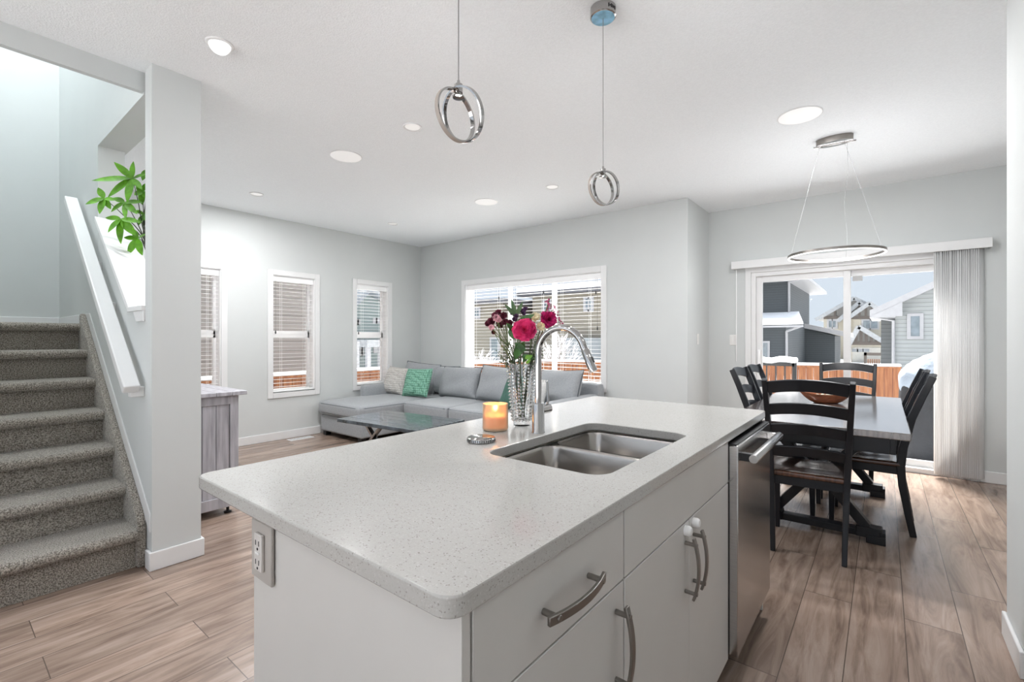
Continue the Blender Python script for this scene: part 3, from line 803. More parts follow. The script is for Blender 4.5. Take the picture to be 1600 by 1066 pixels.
# cabinets
FXP = -.435       # front plane of the door faces
GAP = .003
def bow_handle(parent, p0, p1, out=.034, bow=.014, m=NICKEL):
    """flat arched bar pull between p0 and p1 on the +x face"""
    p0 = Vector(p0); p1 = Vector(p1); d = (p1-p0); L = d.length; dn_ = d.normalized()
    pts = []
    for i in range(13):
        f = i/12; pts.append(p0 + d*(f*1.26-.13) + Vector((out + bow*(1-(2*f-1)**2) - .010, 0, 0)))
    mb = MB(); side = .0075; th = .0035
    mb.sweep(pts, [(-side, -th), (side, -th), (side, th), (-side, th)], up=(1, 0, 0))
    for p in (p0, p1):
        mb.tube([p, p + Vector((out + .001, 0, 0))], .0055, 12)
    return mb.build('handle', m, parent, bevel=.0012)
def cabinet(name, label, y0, y1):
    t = thing(name, label, 'cabinet', (-.74, (y0+y1)/2, 0), 'white island base cabinets')
    MB().box((-1.04, y0, .10), (FXP-.02, y1, IZ-.036)).build('body', CAB, t) if name == 'drawer_cabinet' else \
        MB().box((-1.04, y0, .10), (-.95, y1, IZ-.036)).box((-.95, y0, .10), (FXP-.02, y0+.016, IZ-.036)).box((-.95, y1-.016, .10), (FXP-.02, y1, IZ-.036)).box((-.95, y0+.016, .10), (FXP-.02, y1-.016, .116)).build('body', CAB, t)
    MB().box((-1.0, y0, 0), (-.51, y1, .10)).build('toe_kick', BLACK, t)
    return t
t = cabinet('drawer_cabinet', 'white cabinet with one drawer and a door at the near end of the island', .458, .932)
dr = MB().box((FXP-.019, .462, .738), (FXP, .930, .884)).build('drawer', CAB, t, bevel=.0015)
bow_handle(dr, (FXP, .628, .806), (FXP, .776, .806))
dr = MB().box((FXP-.019, .462, .105), (FXP, .930, .734)).build('door', CAB, t, bevel=.0015)
bow_handle(dr, (FXP, .892, .545), (FXP, .892, .685))
t = cabinet('sink_cabinet', 'wide white cabinet with two doors under the island sink', .934, 1.790)
MB().box((FXP-.019, .936, .738), (FXP, 1.788, .884)).build('false_front', CAB, t, bevel=.0015)
for a, b, hy, ly in ((.936, 1.360, 1.325, 1.318), (1.363, 1.788, 1.398, 1.372)):
    dr = MB().box((FXP-.019, a, .105), (FXP, b, .734)).build('door', CAB, t, bevel=.0015)
    bow_handle(dr, (FXP, hy, .545), (FXP, hy, .680))
    MB().lathe([(0, 0), (.014, 0), (.014, .012), (.010, .018), (0, .019)], (FXP, hy+ (.0 if hy < 1.36 else -.0), .715), 20, (1, 0, 0)).build('child_lock', VINYL, dr, angle=50)
o = MB().box((-1.058, .440, 0), (-.435, .457, IZ-.0305)).build('island_end_panel', CAB, bevel=.001); tag(o, 'plain white end panel of the island facing the camera, below the outlet', 'panel')
o = MB().box((-1.058, .4572, 0), (-1.0405, 2.418, IZ-.0305)).build('island_back_panel', mat('panel_edge', (.62, .58, .55), .4), bevel=.001); tag(o, 'white back panel of the island under the overhang', 'panel')
# dishwasher
t = thing('dishwasher', 'stainless steel dishwasher at the far end of the island', 'dishwasher', (-.74, 2.1, 0))
MB().box((-1.0, 1.797, .10), (-.445, 2.398, .872)).build('tub', BLACK, t)
MB().box((-1.0, 1.797, 0), (-.50, 2.398, .10)).build('toe_kick', BLACK, t)
dr = MB().box((-.443, 1.799, .115), (-.405, 2.396, .868)).build('door', [STEEL], t, bevel=.003)
MB().box((-.440, 1.802, .866), (-.409, 2.393, .874)).build('control_strip', BLACK, dr, bevel=.001)
hb = MB().tube([(-.362, 1.835, .822), (-.362, 1.842, .822), (-.362, 2.355, .822), (-.362, 2.362, .822)], .0165, 24, scales=[.9, 1, 1, .9]).build('handle', STEEL, dr, angle=50)
for yy in (1.858, 2.338): MB().box((-.406, yy-.013, .808), (-.365, yy+.013, .836)).build('handle_bracket', BLACK if yy < 2 else STEEL, dr, bevel=.002)
o = MB().box((-1.038, 2.401, 0), (-.437, 2.417, IZ-.0305)).build('island_far_panel', CAB, bevel=.001); tag(o, 'white far end panel of the island behind the dishwasher', 'panel')

# candle, and its mirrored lid lying on the counter
cx_, cy_ = -1.105, 1.292
t = thing('candle', 'lit peach candle in a frosted glass jar beside the vase', 'candle', (cx_, cy_, IZ))
JAR = mat('frosted_jar', (1.0, .78, .56), .35, trans=.6, ior=1.2, var=.02, sss=.0)
MB().lathe([(0, .002), (.044, .002), (.0465, .006), (.0465, .094), (.0455, .096), (.0435, .094), (.0435, .010), (0, .008)], (cx_, cy_, IZ), 40).build('jar', JAR, t, angle=60)
MB().lathe([(0, .010), (.0425, .010), (.0425, .052), (0, .053)], (cx_, cy_, IZ), 36).build('wax', mat('peach_wax', (.95, .55, .30), .5, sss=.8, ssss=.03, var=.02, emit=.25, ecol=(1, .45, .15)), t)
MB().tube([(cx_, cy_, IZ+.052), (cx_+.001, cy_, IZ+.062)], .0012, 6).build('wick', BLACK, t)
MB().lathe([(0, .062), (.0035, .066), (.0042, .071), (.002, .080), (0, .085)], (cx_, cy_, IZ), 12).build('flame', mat('flame', (1, .7, .3), .5, emit=5, ecol=(1, .62, .25), var=0), t)
pl = bpy.data.lights.new('candle_glow', 'POINT'); pl.energy = .3; pl.color = (1, .5, .2); pl.shadow_soft_size = .008
po = bpy.data.objects.new('candle_glow', pl); COL.objects.link(po); po.parent = t; po.location = (0, 0, .076)
o = MB().lathe([(0, 0), (.043, 0), (.0455, .002), (.0455, .012), (.043, .0145), (0, .015)], (-1.016, 1.118, IZ), 44).build('candle_lid', CHROME, angle=50); tag(o, 'round mirrored candle lid with engraved rim on the countertop before the candle', 'candle_lid')
mb = MB()
for k in range(40):
    a = 2*math.pi*k/40; c_ = Vector((-1.016 + .0458*math.cos(a), 1.118 + .0458*math.sin(a), IZ+.007))
    mb.beam(c_ - Vector((0, 0, .004)), c_ + Vector((0, 0, .004)), .0028, .001, up=(math.cos(a), math.sin(a), 0))
mb.build('engraving', mat('engraving', (.12, .12, .12), .5), o)

# vase
vx, vy = -1.09, 1.43
t = thing('crystal_vase', 'tall clear crystal vase covered in knobs beside the faucet', 'vase', (vx, vy, IZ))
def vr(z): return .030 + .022 * (z/.235) ** .8
prof = [(0, 0), (.031, 0), (.032, .006)] + [(vr(z), z) for z in (.012, .05, .1, .15, .2, .235)] + [(vr(.235)-.004, .236)] + [(vr(z)-.005, z) for z in (.2, .15, .1, .05, .022)] + [(0, .018)]
MB().lathe(prof, (vx, vy, IZ), 40).build('vessel', CLEAR, t, angle=60)
mb = MB()
for k in range(16):
    a = 2*math.pi*k/16
    for j in range(17):
        z = .022 + j*.0132; r_ = vr(z) + .0005; c_ = Vector((vx + r_*math.cos(a), vy + r_*math.sin(a), IZ+z)); n_ = Vector((math.cos(a), math.sin(a), 0)); s_ = Vector((-n_.y, n_.x, 0)); q = .0052
        vs = [mb.bm.verts.new(c_ + s_*q), mb.bm.verts.new(c_ + Vector((0, 0, q*1.15))), mb.bm.verts.new(c_ - s_*q), mb.bm.verts.new(c_ - Vector((0, 0, q*1.15)))]
        tp = mb.bm.verts.new(c_ + n_*.010); bk = mb.bm.verts.new(c_ - n_*.001)
        for i in range(4): mb._f([vs[i], vs[(i+1)%4], tp]); mb._f([vs[(i+1)%4], vs[i], bk])
mb.build('knobs', CLEAR, t, flat=True)
# flowers: each stem is its own thing standing in the vase
def F(px, py, dt=0): return at(px, py, 1.795 + dt)
STEM = mat('flower_stem', (.09, .13, .035), .6, var=.3, nscale=20)
FB = Vector((vx, vy, IZ+.03))
def stem_pts(tip, k):
    a = k * 2.39996; b0 = FB + Vector((math.cos(a)*.012, math.sin(a)*.012, 0)); neck = Vector((vx, vy, IZ+.235)) + (tip - FB) * .0
    dirh = Vector((tip.x - vx, tip.y - vy, 0)); dirh = dirh.normalized() * min(.038, dirh.length*.5) if dirh.length > 1e-4 else dirh
    neck += dirh
    return [b0, b0.lerp(neck, .5), neck, neck.lerp(tip, .5) + Vector((0, 0, .012)), tip]
def smooth_path(pts, n=4):
    out = []
    for i in range(len(pts)-1):
        p0 = pts[max(i-1, 0)]; p1 = pts[i]; p2 = pts[i+1]; p3 = pts[min(i+2, len(pts)-1)]
        for j in range(n):
            s_ = j/n
            out.append(.5*((2*p1) + (-p0+p2)*s_ + (2*p0-5*p1+4*p2-p3)*s_*s_ + (-p0+3*p1-3*p2+p3)*s_**3))
    out.append(pts[-1]); return out
def flower(label, tip, k, cat='flower'):
    t = thing('flower_stem', label, cat, FB, 'bouquet in the crystal vase')
    MB().tube(smooth_path(stem_pts(tip, k)), .0024, 7).build('stem', STEM, t)
    return t
def petals(parent, c, nrm, R0, m, rings, w=.8, seed=1, cup=.5, name='petals'):
    rnd = random.Random(seed); c = Vector(c); Mx = Vector(nrm).to_track_quat('Z', 'Y').to_matrix(); mb = MB()
    for (rad, n, lift) in rings:
        for i in range(n):
            a = 2*math.pi*(i + rnd.uniform(-.25, .25))/n + rad*40
            L = R0*rad*rnd.uniform(.85, 1.1); ww = L*w*rnd.uniform(.8, 1.2)
            grid = []
            for u in range(5):
                row = []
                for v in range(5):
                    s_ = u/4; q = (v/4-.5)*2
                    hw = ww*.5*math.sin(math.pi*min(.92, .12+.75*s_))**.6
                    rr_ = L*s_; zz = lift*R0*(s_**.8) - cup*L*.35*max(0, s_-.45)**1.2 + .12*hw*q*q*3 + rnd.uniform(-.05, .05)*R0*s_
                    x_ = rr_*math.cos(a) - q*hw*math.sin(a); y_ = rr_*math.sin(a) + q*hw*math.cos(a)
                    row.append(mb.bm.verts.new(c + Mx @ Vector((x_, y_, zz))))
                grid.append(row)
            for u in range(4):
                for v in range(4): mb._f([grid[u][v], grid[u+1][v], grid[u+1][v+1], grid[u][v+1]])
    return mb.build(name, m, parent, angle=180)
TOCAM = (Vector((0, 0, CAM_H)) - Vector((vx, vy, 1.28))).normalized()
PINK = mat('hot_pink_petal', (.88, .07, .27), .55, color2=(.55, .012, .11), nscale=45, r0=.3, r1=.6)
MAG = mat('magenta_petal', (.55, .02, .16), .6, var=.35, nscale=60)
MAROON = mat('maroon_petal', (.10, .008, .025), .6, var=.4, nscale=60)
BLUSH = mat('blush_petal', (.60, .30, .34), .6, var=.3, nscale=60)
CREAM = mat('cream_petal', (.78, .70, .48), .6, var=.15, nscale=60)
PURP = mat('purple_bud', (.10, .04, .11), .6, var=.4, nscale=60)
c_ = F(820, 516, -.05)
t = flower('large open hot pink peony at the front of the bouquet', c_ - TOCAM*.015, 0)
petals(t, c_, (TOCAM + Vector((0, 0, .15))), .043, PINK, [(1.0, 12, .10), (.98, 12, .35), (.85, 11, .60), (.68, 10, .8), (.5, 9, .95), (.32, 7, 1.0), (.18, 5, 1.0)], w=1.1, seed=3)
c_ = F(856, 500, .0)
t = flower('ruffled magenta carnation on the right of the bouquet', c_ - TOCAM*.01, 1)
petals(t, c_, (TOCAM + Vector((.3, .2, .1))), .037, MAG, [(1.0, 14, .2), (.9, 12, .5), (.7, 10, .8), (.45, 8, 1.0), (.25, 6, 1.0)], w=.6, seed=5)
# maroon mini carnations on the left, one branching stem
hub = F(795, 535, .02)
t = flower('branching stem of small maroon blossoms on the left of the bouquet', hub, 2)
for i, (px, py, s_) in enumerate([(768, 503, .017), (774, 494, .015), (779, 489, .014), (787, 494, .015), (790, 504, .015), (780, 507, .017), (762, 506, .012), (771, 520, .009), (797, 505, .013)]):
    p = F(px, py, random.uniform(-.03, .03))
    MB().tube([hub - Vector((0, 0, .02)), hub.lerp(p, .5) + Vector((0, 0, -.008)), p], .0013, 6).build('twig', STEM, t)
    petals(t, p, TOCAM + Vector((random.uniform(-.5, .5), random.uniform(-.5, .5), .4)), s_, MAROON, [(1.0, 9, .3), (.8, 8, .7), (.5, 6, 1.0)], w=.8, seed=20+i, name='blossom')
hub2 = F(783, 540, -.02)
t = flower('thin stem of pale blush blossoms among the maroon ones', hub2, 3)
for i, (px, py, s_) in enumerate([(776, 497, .015), (768, 512, .012), (779, 500, .013)]):
    p = F(px, py, -.03)
    MB().tube([hub2, hub2.lerp(p, .5), p], .0011, 6).build('twig', STEM, t)
    petals(t, p, TOCAM + Vector((0, 0, .3)), s_, BLUSH, [(1.0, 8, .3), (.7, 6, .8)], w=.8, seed=40+i, name='blossom')
hub3 = F(812, 520, .03)
t = flower('stem of small dark purple buds at the back of the bouquet', hub3, 4)
for i, (px, py) in enumerate([(800, 490), (806, 494), (814, 486), (818, 490), (804, 500), (821, 484)]):
    p = F(px, py, .02)
    MB().tube([hub3, p], .0011, 6).build('twig', STEM, t)
    petals(t, p, TOCAM + Vector((random.uniform(-.6, .6), 0, .6)), .011, PURP, [(1.0, 7, .5), (.6, 5, 1.0)], w=.8, seed=60+i, name='blossom')
c_ = F(836, 497, .0); c2_ = F(845, 510, -.02)
t = flower('stem with two cream blossoms beside the magenta carnation', c_, 5)
petals(t, c_, TOCAM + Vector((0, 0, .5)), .020, CREAM, [(1.0, 8, .5), (.7, 6, .9)], w=.8, seed=70, name='blossom')
MB().tube([c_ - Vector((0, 0, .05)), c2_], .0012, 6).build('twig', STEM, t)
petals(t, c2_, TOCAM, .017, CREAM, [(1.0, 8, .5), (.7, 6, .9)], w=.8, seed=71, name='blossom')
tip = F(858, 470, .02)
t = flower('spiky stem of tiny rose pink buds rising at the top right of the bouquet', tip, 6)
mb = MB()
for i in range(34):
    f = random.random() ** .8; p = F(857 + 17*f + random.uniform(-6, 6), 470 + 36*f + random.uniform(-3, 3), random.uniform(-.02, .03))
    mb.blob(p, random.uniform(.0025, .0048), 1, .2)
for i in range(6): mb.blob(F(858 + random.uniform(-3, 3), 468 + i*3.2, .02), .0055, 1, .2)
mb.build('buds', mat('rose_bud', (.42, .08, .17), .6, var=.4, nscale=90), t)
mb = MB()
for i in range(12):
    p = F(857 + 17*random.random(), 470 + 36*random.random(), .01); mb.tube([F(852, 512, .02), F(856, 495, .015).lerp(p, .5), p], .0009, 5)
mb.build('twig', STEM, t)
# lily-like leaves at the top
tip = F(806, 494, .02)
t = flower('stem topped with long pointed grey green leaves at the top of the bouquet', tip, 7)
LEAFG = mat('sage_leaf', (.10, .19, .09), .45, var=.25, nscale=30)
mb = MB()
for (px, py, w_) in [(799, 468, .017), (817, 471, .016), (789, 476, .016), (793, 483, .015), (812, 478, .012)]:
    mb.leaf(tip, F(px, py, random.uniform(-.02, .03)), w_, nrm=TOCAM, curl=.05, n=8)
mb.build('leaf', LEAFG, t)
# foliage
tip = F(808, 560, -.03)
t = flower('leafy green sprig hanging under the pink peony', tip, 8)
mb = MB()
for (a_, b_, w_) in [((806, 520), (792, 505), .02), ((798, 512), (803, 530), .03), ((812, 535), (806, 562), .030), ((818, 534), (811, 556), .026), ((804, 536), (822, 548), .022), ((815, 556), (834, 560), .02), ((826, 494), (806, 506), .02), ((812, 502), (834, 491), .022), ((824, 556), (818, 566), .016)]:
    mb.leaf(F(*a_, -.03), F(*b_, -.05), w_, nrm=TOCAM + Vector((random.uniform(-.3, .3), 0, .2)), curl=.12, n=8)
mb.build('leaf', mat('bouquet_leaf', (.04, .12, .025), .45, var=.4, nscale=40), t)
tip = F(824, 562, -.04)
mb = MB()
for (a_, b_, w_) in [((820, 560), (832, 556), .018), ((822, 568), (829, 562), .012)]: mb.leaf(F(*a_, -.05), F(*b_, -.06), w_, nrm=TOCAM, curl=.1)
mb.build('young_leaf', LGREEN, t)
for s_i, (lab, xr) in enumerate([('spray of thin wiry filler twigs leaning left in the bouquet', (778, 800)), ('spray of thin wiry filler twigs leaning right in the bouquet', (832, 852))]):
    tip = F(sum(xr)/2, 540, 0)
    t = flower(lab, tip, 9 + s_i)
    rnd = random.Random(90 + s_i); mt = MB(); ml = MB()
    for i in range(22):
        a_ = F(815 + (6 if s_i else -6), 590, 0); b_ = F(rnd.uniform(*xr) + (0 if s_i else rnd.uniform(-4, 8)), rnd.uniform(522, 568), rnd.uniform(-.04, .05))
        m1 = a_.lerp(b_, .55) + Vector((rnd.uniform(-.01, .01), rnd.uniform(-.01, .01), .004)); mt.tube([a_, m1, b_], .0008, 5)
        for j in range(5):
            q = m1.lerp(b_, j/4) + Vector((rnd.uniform(-.008, .008), rnd.uniform(-.008, .008), rnd.uniform(-.006, .006)))
            ml.leaf(q, q + Vector((rnd.uniform(-.01, .01), rnd.uniform(-.01, .01), rnd.uniform(-.008, .01))), .005, nrm=TOCAM, n=3)
    mt.build('twig', mat('filler_twig', (.07, .09, .05), .6), t); ml.build('leaf', mat('filler_leaf', (.06, .10, .045), .5, var=.3), t)

# ------------------------------------------------------------------ dining set
def make_chair(label):
    t = thing('dining_chair', label, 'chair', group='black ladder-back chairs around the dining table')
    # local: sits facing +y, rear leg joint at y=0
    for s_ in (-1, 1):
        P = [(.172, -.062, 0), (.176, -.035, .15), (.182, -.008, .32), (.186, 0, .44), (.190, -.012, .56), (.197, -.052, .75), (.203, -.105, .90), (.208, -.152, 1.018)]
        pts = [Vector((s_*a, b, c)) for a, b, c in P]
        MB().sweep(pts, [(-.015, -.021), (.015, -.021), (.015, .021), (-.015, .021)], up=(0, 1, .02), scales=[.85, .92, 1, 1.08, 1.05, 1, .95, .9]).build('leg', BLKWOOD, t, bevel=.004)
        MB().beam((s_*.185, .365, 0), (s_*.190, .36, .42), .028, .028, up=(0, 1, 0), w2=.042, h2=.042).build('leg', BLKWOOD, t, bevel=.004)
    for zc, h, yo in ((.976, .070, -.137), (.842, .066, -.086), (.720, .064, -.047), (.588, .060, -.020)):
        pts = [Vector((.196*u, yo - .030*(1-u*u), zc - .006 + .022*(1-u*u))) for u in [i/6-1 for i in range(13)]]
        MB().sweep(pts, [(-.008, -h/2), (.008, -h/2), (.008, h/2), (-.008, h/2)], up=(0, -.3, 1)).build('back_slat', BLKWOOD, t, bevel=.003)
    MB().box((-.178, .0, .385), (.178, .018, .435)).box((-.180, .35, .385), (.180, .368, .435)).box((-.194, .01, .385), (-.176, .36, .435)).box((.176, .01, .385), (.194, .36, .435)).build('seat_frame', BLKWOOD, t, bevel=.002)
    def saddle(p, u):
        p.x *= .94 + .08*(u.y+1)/2
        if u.z > 0: p.z -= .008*(math.exp(-((u.x-.42)**2 + (u.y+.1)**2)*5) + math.exp(-((u.x+.42)**2 + (u.y+.1)**2)*5))
        return p
    MB().rbox((0, .193, .450), (.43, .41, .032), .012, n=14, fn=saddle).build('seat', WALNUT, t)
    return t
tcx = -.335
ch = make_chair('black ladder-back chair at the near end of the table, back to the camera')
ch.location = (-.345, 3.195, 0); ch.rotation_euler.z = R(4)
G = 'black ladder-back chairs around the dining table'
dup(ch, (-.267, 5.27, 0), R(180), 'black ladder-back chair at the far end of the table by the patio door', G)
dup(ch, (.085, 4.055, 0), R(90), 'nearer black ladder-back chair on the right side of the dining table', G)
dup(ch, (.085, 4.60, 0), R(90), 'further black ladder-back chair on the right side of the dining table', G)
dup(ch, (-.752, 4.04, 0), R(-90), 'nearer black ladder-back chair on the left side of the dining table', G)
dup(ch, (-.752, 4.56, 0), R(-90), 'further black ladder-back chair on the left side of the dining table', G)
TX0, TX1, TY0, TY1 = -.775, .112, 3.16, 5.06
t = thing('dining_table', 'long trestle dining table with glossy dark wood top by the patio door', 'table', (tcx, 4.1, 0))
MB().box((TX0, TY0, .722), (TX1, TY1, .760)).build('tabletop', TABLETOP, t, bevel=.004)
MB().box((TX0+.06, TY0+.06, .63), (TX0+.085, TY1-.06, .722)).box((TX1-.085, TY0+.06, .63), (TX1-.06, TY1-.06, .722)).box((TX0+.085, TY0+.06, .63), (TX1-.085, TY0+.085, .722)).box((TX0+.085, TY1-.085, .63), (TX1-.085, TY1-.06, .722)).build('apron', BLKWOOD, t, bevel=.002)
for yy in (3.64, 4.72):
    f = MB()
    f.box((tcx-.315, yy-.035, .03), (tcx+.315, yy+.035, .075))
    for s_ in (-1, 1):
        f.box((tcx+s_*.20, yy-.04, .03), (tcx+s_*.33, yy+.04, .095)); f.box((tcx+s_*.25, yy-.045, 0), (tcx+s_*.345, yy+.045, .05)); f.box((tcx+s_*.315, yy-.045, .05), (tcx+s_*.345, yy+.045, .075))
    f.build('foot', BLKWOOD, t, bevel=.004)
    for s_ in (-1, 1):
        MB().beam((tcx+s_*.25, yy - s_*.002, .09), (tcx+s_*.03, yy - s_*.002, .37), .055, .07, up=(0, 1, 0)).beam((tcx+s_*.03, yy, .37), (tcx+s_*.26, yy, .66), .055, .07, up=(0, 1, 0)).build('leg', BLKWOOD, t, bevel=.003)
    MB().box((tcx-.33, yy-.035, .64), (tcx+.33, yy+.035, .722)).box((tcx-.06, yy-.036, .30), (tcx+.06, yy+.036, .44)).build('cleat', BLKWOOD, t, bevel=.003)
MB().box((tcx-.03, 3.64, .33), (tcx+.03, 4.72, .40)).build('stretcher', BLKWOOD, t, bevel=.003)
# bowl
bc = Vector((-.345, 4.30, .76))
t = thing('wooden_bowl', 'boat shaped wooden bowl on the dining table', 'bowl', bc)
mb = MB(); Mz = Matrix.Rotation(R(30), 3, 'Z'); rows = []
for (s_, z_) in [(.45, 0), (.62, .012), (.80, .035), (.97, .062), (1.0, .070), (.96, .070), (.85, .050), (.6, .022), (.0, .018)]:
    row = []
    for i in range(32):
        a = 2*math.pi*i/32; x_ = .19*s_*math.cos(a); y_ = .075*s_*math.sin(a); zz = z_ + .022*s_**3*abs(math.cos(a))**3
        row.append(mb.bm.verts.new(bc + Mz @ Vector((x_, y_, zz))))
    rows.append(row)
for a, b in zip(rows, rows[1:]):
    for i in range(32): mb._f([a[i], a[(i+1)%32], b[(i+1)%32], b[i]])
mb._f(rows[0][::-1])
mb.build('bowl_body', mat('bowl_wood', (.30, .10, .045), .35, var=.3, nscale=8, stretch=(1, 6, 6)), t, angle=60)
mb = MB()
for i in range(16):
    mb.blob(bc + Mz @ Vector((random.uniform(-.10, .10), random.uniform(-.03, .03), random.uniform(.045, .062))), random.uniform(.012, .018), 2, .05)
mb.build('filling', mat('bowl_filling', (.55, .53, .42), .6, var=.2, nscale=40), t, kind='stuff')

# ------------------------------------------------------------------ sofa
def piped(parent, name, mb, m, loops):
    o = mb.build(name, m, parent, angle=60)
    for lp in loops:
        MB().tube(lp, .006, 6, closed=True).build('piping', PIPE, o)
    return o
def rloop(x0, x1, y0, y1, r, z, crown=0):
    P = rrect(x0, x1, y0, y1, r, 5); out = []
    n = len(P)
    for i in range(n):
        a = Vector((*P[i], z)); b = Vector((*P[(i+1) % n], z)); out.append(a)
        if (b-a).length > .2:
            k = int((b-a).length/.1)
            for j in range(1, k): out.append(a.lerp(b, j/k))
    return out
SXL, SXR, SYB = -5.76, -2.53, 4.93
CHX = -4.84
t = thing('sectional_sofa', 'light grey sectional sofa with a chaise in the living room corner', 'sofa', (-4.2, 4.3, 0))
mb = MB()
mb.box((SXL, 3.22, .06), (CHX, 4.9, .27)); mb.box((CHX, 3.90, .06), (SXR, 4.9, .27))
mb.build('base', SOFA, t, bevel=.025, seg=4)
for (x_, y_) in [(SXL+.06, 3.28), (CHX-.08, 3.28), (SXL+.06, 4.8), (CHX+.1, 3.96), (-3.6, 3.96), (SXR-.08, 3.96), (SXR-.08, 4.8)]:
    MB().box((x_-.035, y_-.035, 0), (x_+.035, y_+.035, .075)).build('leg', BLACK, t, bevel=.003)
MB().rbox(((SXL+SXR)/2, 4.84, .43), (SXR-SXL, .18, .62), .05, n=8).build('backrest', SOFA, t)
MB().rbox((SXL+.07, 4.35, .36), (.14, 1.12, .50), .05, n=8).build('arm', SOFA, t)
MB().rbox((SXR-.08, 4.38, .36), (.16, 1.05, .52), .05, n=8).build('arm', SOFA, t)
# seat cushions
z0, z1 = .275, .455
piped(t, 'seat_cushion', MB().rbox(((SXL+.0+CHX)/2, 3.96, (z0+z1)/2), (CHX-SXL+.03, 1.56, z1-z0), .06, crown=.012, n=12), SOFA, [rloop(SXL-.005, CHX+.005, 3.19, 4.73, .08, z1-.035), rloop(SXL-.005, CHX+.005, 3.19, 4.73, .08, z0+.035)])
for a, b in ((CHX+.02, -4.01), (-4.00, -3.36), (-3.35, -2.70)):
    piped(t, 'seat_cushion', MB().rbox(((a+b)/2, 4.27, (z0+z1)/2), (b-a, .93, z1-z0), .05, crown=.012, n=10), SOFA, [rloop(a+.004, b-.004, 3.815, 4.72, .05, z1-.03), rloop(a+.004, b-.004, 3.815, 4.72, .05, z0+.03)])
def pil(parent, name, m, c, w, h, th, rx, rz, ry=0, seed=0, pipe=True, pinch=.05, wave=.08):
    M = Matrix.Translation(Vector(c)) @ Matrix.Rotation(R(rz), 4, 'Z') @ Matrix.Rotation(R(rx), 4, 'X') @ Matrix.Rotation(R(ry), 4, 'Y')
    o = MB().pillow(M, w, h, th, n=18, seed=seed, pinch=pinch, wave=wave).build(name, m, parent, angle=70)
    if pipe:
        lp = []
        for (a, b) in (((-1, -1), (1, -1)), ((1, -1), (1, 1)), ((1, 1), (-1, 1)), ((-1, 1), (-1, -1))):
            for i in range(10):
                f = i/10; u = a[0]+(b[0]-a[0])*f; v = a[1]+(b[1]-a[1])*f
                lp.append(M @ Vector((w/2*u*(1-pinch*(1-v*v)), 0, h/2*v*(1-pinch*(1-u*u)))))
        MB().tube(lp, .006, 6, closed=True).build('piping', PIPE, o)
    return o
for i, (x_, y_, w_, h_, rx, rz, ry) in enumerate([(-5.36, 4.56, .66, .46, -16, 8, 4), (-4.93, 4.66, .52, .42, -10, 0, 0), (-4.53, 4.55, .74, .43, -16, -2, -1), (-3.80, 4.55, .72, .46, -18, 3, 3), (-3.25, 4.60, .5, .42, -14, 0, 0), (-2.92, 4.52, .66, .46, -20, -12, -3)]):
    pil(t, 'back_cushion', SOFA, (x_, y_, .46 + h_/2*.93), w_, h_, .22, rx, rz, ry, seed=i)
# throw pillows
def waffle(name, col, col2):
    m = bpy.data.materials.new(name); m.use_nodes = True; nt = m.node_tree; N = nt.nodes; L = nt.links; b = N['Principled BSDF']
    tcn = N.new('ShaderNodeTexCoord'); v = N.new('ShaderNodeTexVoronoi'); v.inputs['Scale'].default_value = 34; v.inputs['Randomness'].default_value = .25
    L.new(tcn.outputs['Object'], v.inputs['Vector']); r = N.new('ShaderNodeValToRGB')
    r.color_ramp.elements[0].color = (*col, 1); r.color_ramp.elements[0].position = .35; r.color_ramp.elements[1].color = (*col2, 1); r.color_ramp.elements[1].position = .75
    L.new(v.outputs['Distance'], r.inputs[0]); L.new(r.outputs[0], b.inputs['Base Color']); b.inputs['Roughness'].default_value = .95
    bp = N.new('ShaderNodeBump'); bp.inputs['Strength'].default_value = 1; bp.inputs['Distance'].default_value = .02; bp.invert = True
    L.new(v.outputs['Distance'], bp.inputs['Height']); L.new(bp.outputs[0], b.inputs['Normal']); return m
CRM = waffle('cream_waffle', (.62, .60, .57), (.45, .43, .40)); GRN = waffle('green_waffle', (.25, .50, .38), (.07, .21, .14))
def throw(name, m, label, *a, **k):
    c = a[0]; t_ = thing(name, label, 'pillow', c)
    pil(t_, 'pillow_cover', m, *a, pipe=False, **k); return t_
throw('throw_pillow', CRM, 'cream waffle textured throw pillow on the sofa chaise', (-5.50, 4.23, .655), .46, .40, .15, -22, 4, 3, seed=11)
throw('throw_pillow', GRN, 'green waffle textured throw pillow beside the cream one on the sofa', (-5.00, 4.20, .655), .46, .40, .15, -20, 6, -2, seed=12)
throw('throw_pillow', mat('dark_green_fabric', (.06, .14, .11), .9, var=.2, nscale=20, stretch=(8, 1, 1)), 'dark green throw pillow seen between the vase and the faucet', (-3.22, 4.10, .64), .40, .38, .14, -20, -12, 6, seed=13)
t_ = throw('throw_pillow', mat('pale_grey_fabric', (.55, .55, .54), .95, var=.15, nscale=120), 'pale grey fringed throw pillow on the right end of the sofa', (-2.98, 4.14, .63), .30, .32, .12, -18, -6, 0, seed=14)
mb = MB()
Mp = Matrix.Translation(Vector((-2.98, 4.14, .63))) @ Matrix.Rotation(R(-6), 4, 'Z') @ Matrix.Rotation(R(-18), 4, 'X')
for i in range(24):
    u = -.145 + .29*i/23; mb.beam(Mp @ Vector((u, 0, .15)), Mp @ Vector((u + random.uniform(-.008, .008), random.uniform(-.01, .01), .185)), .006, .006)
mb.build('fringe', mat('fringe_white', (.75, .74, .72), .95), t_, kind='stuff')

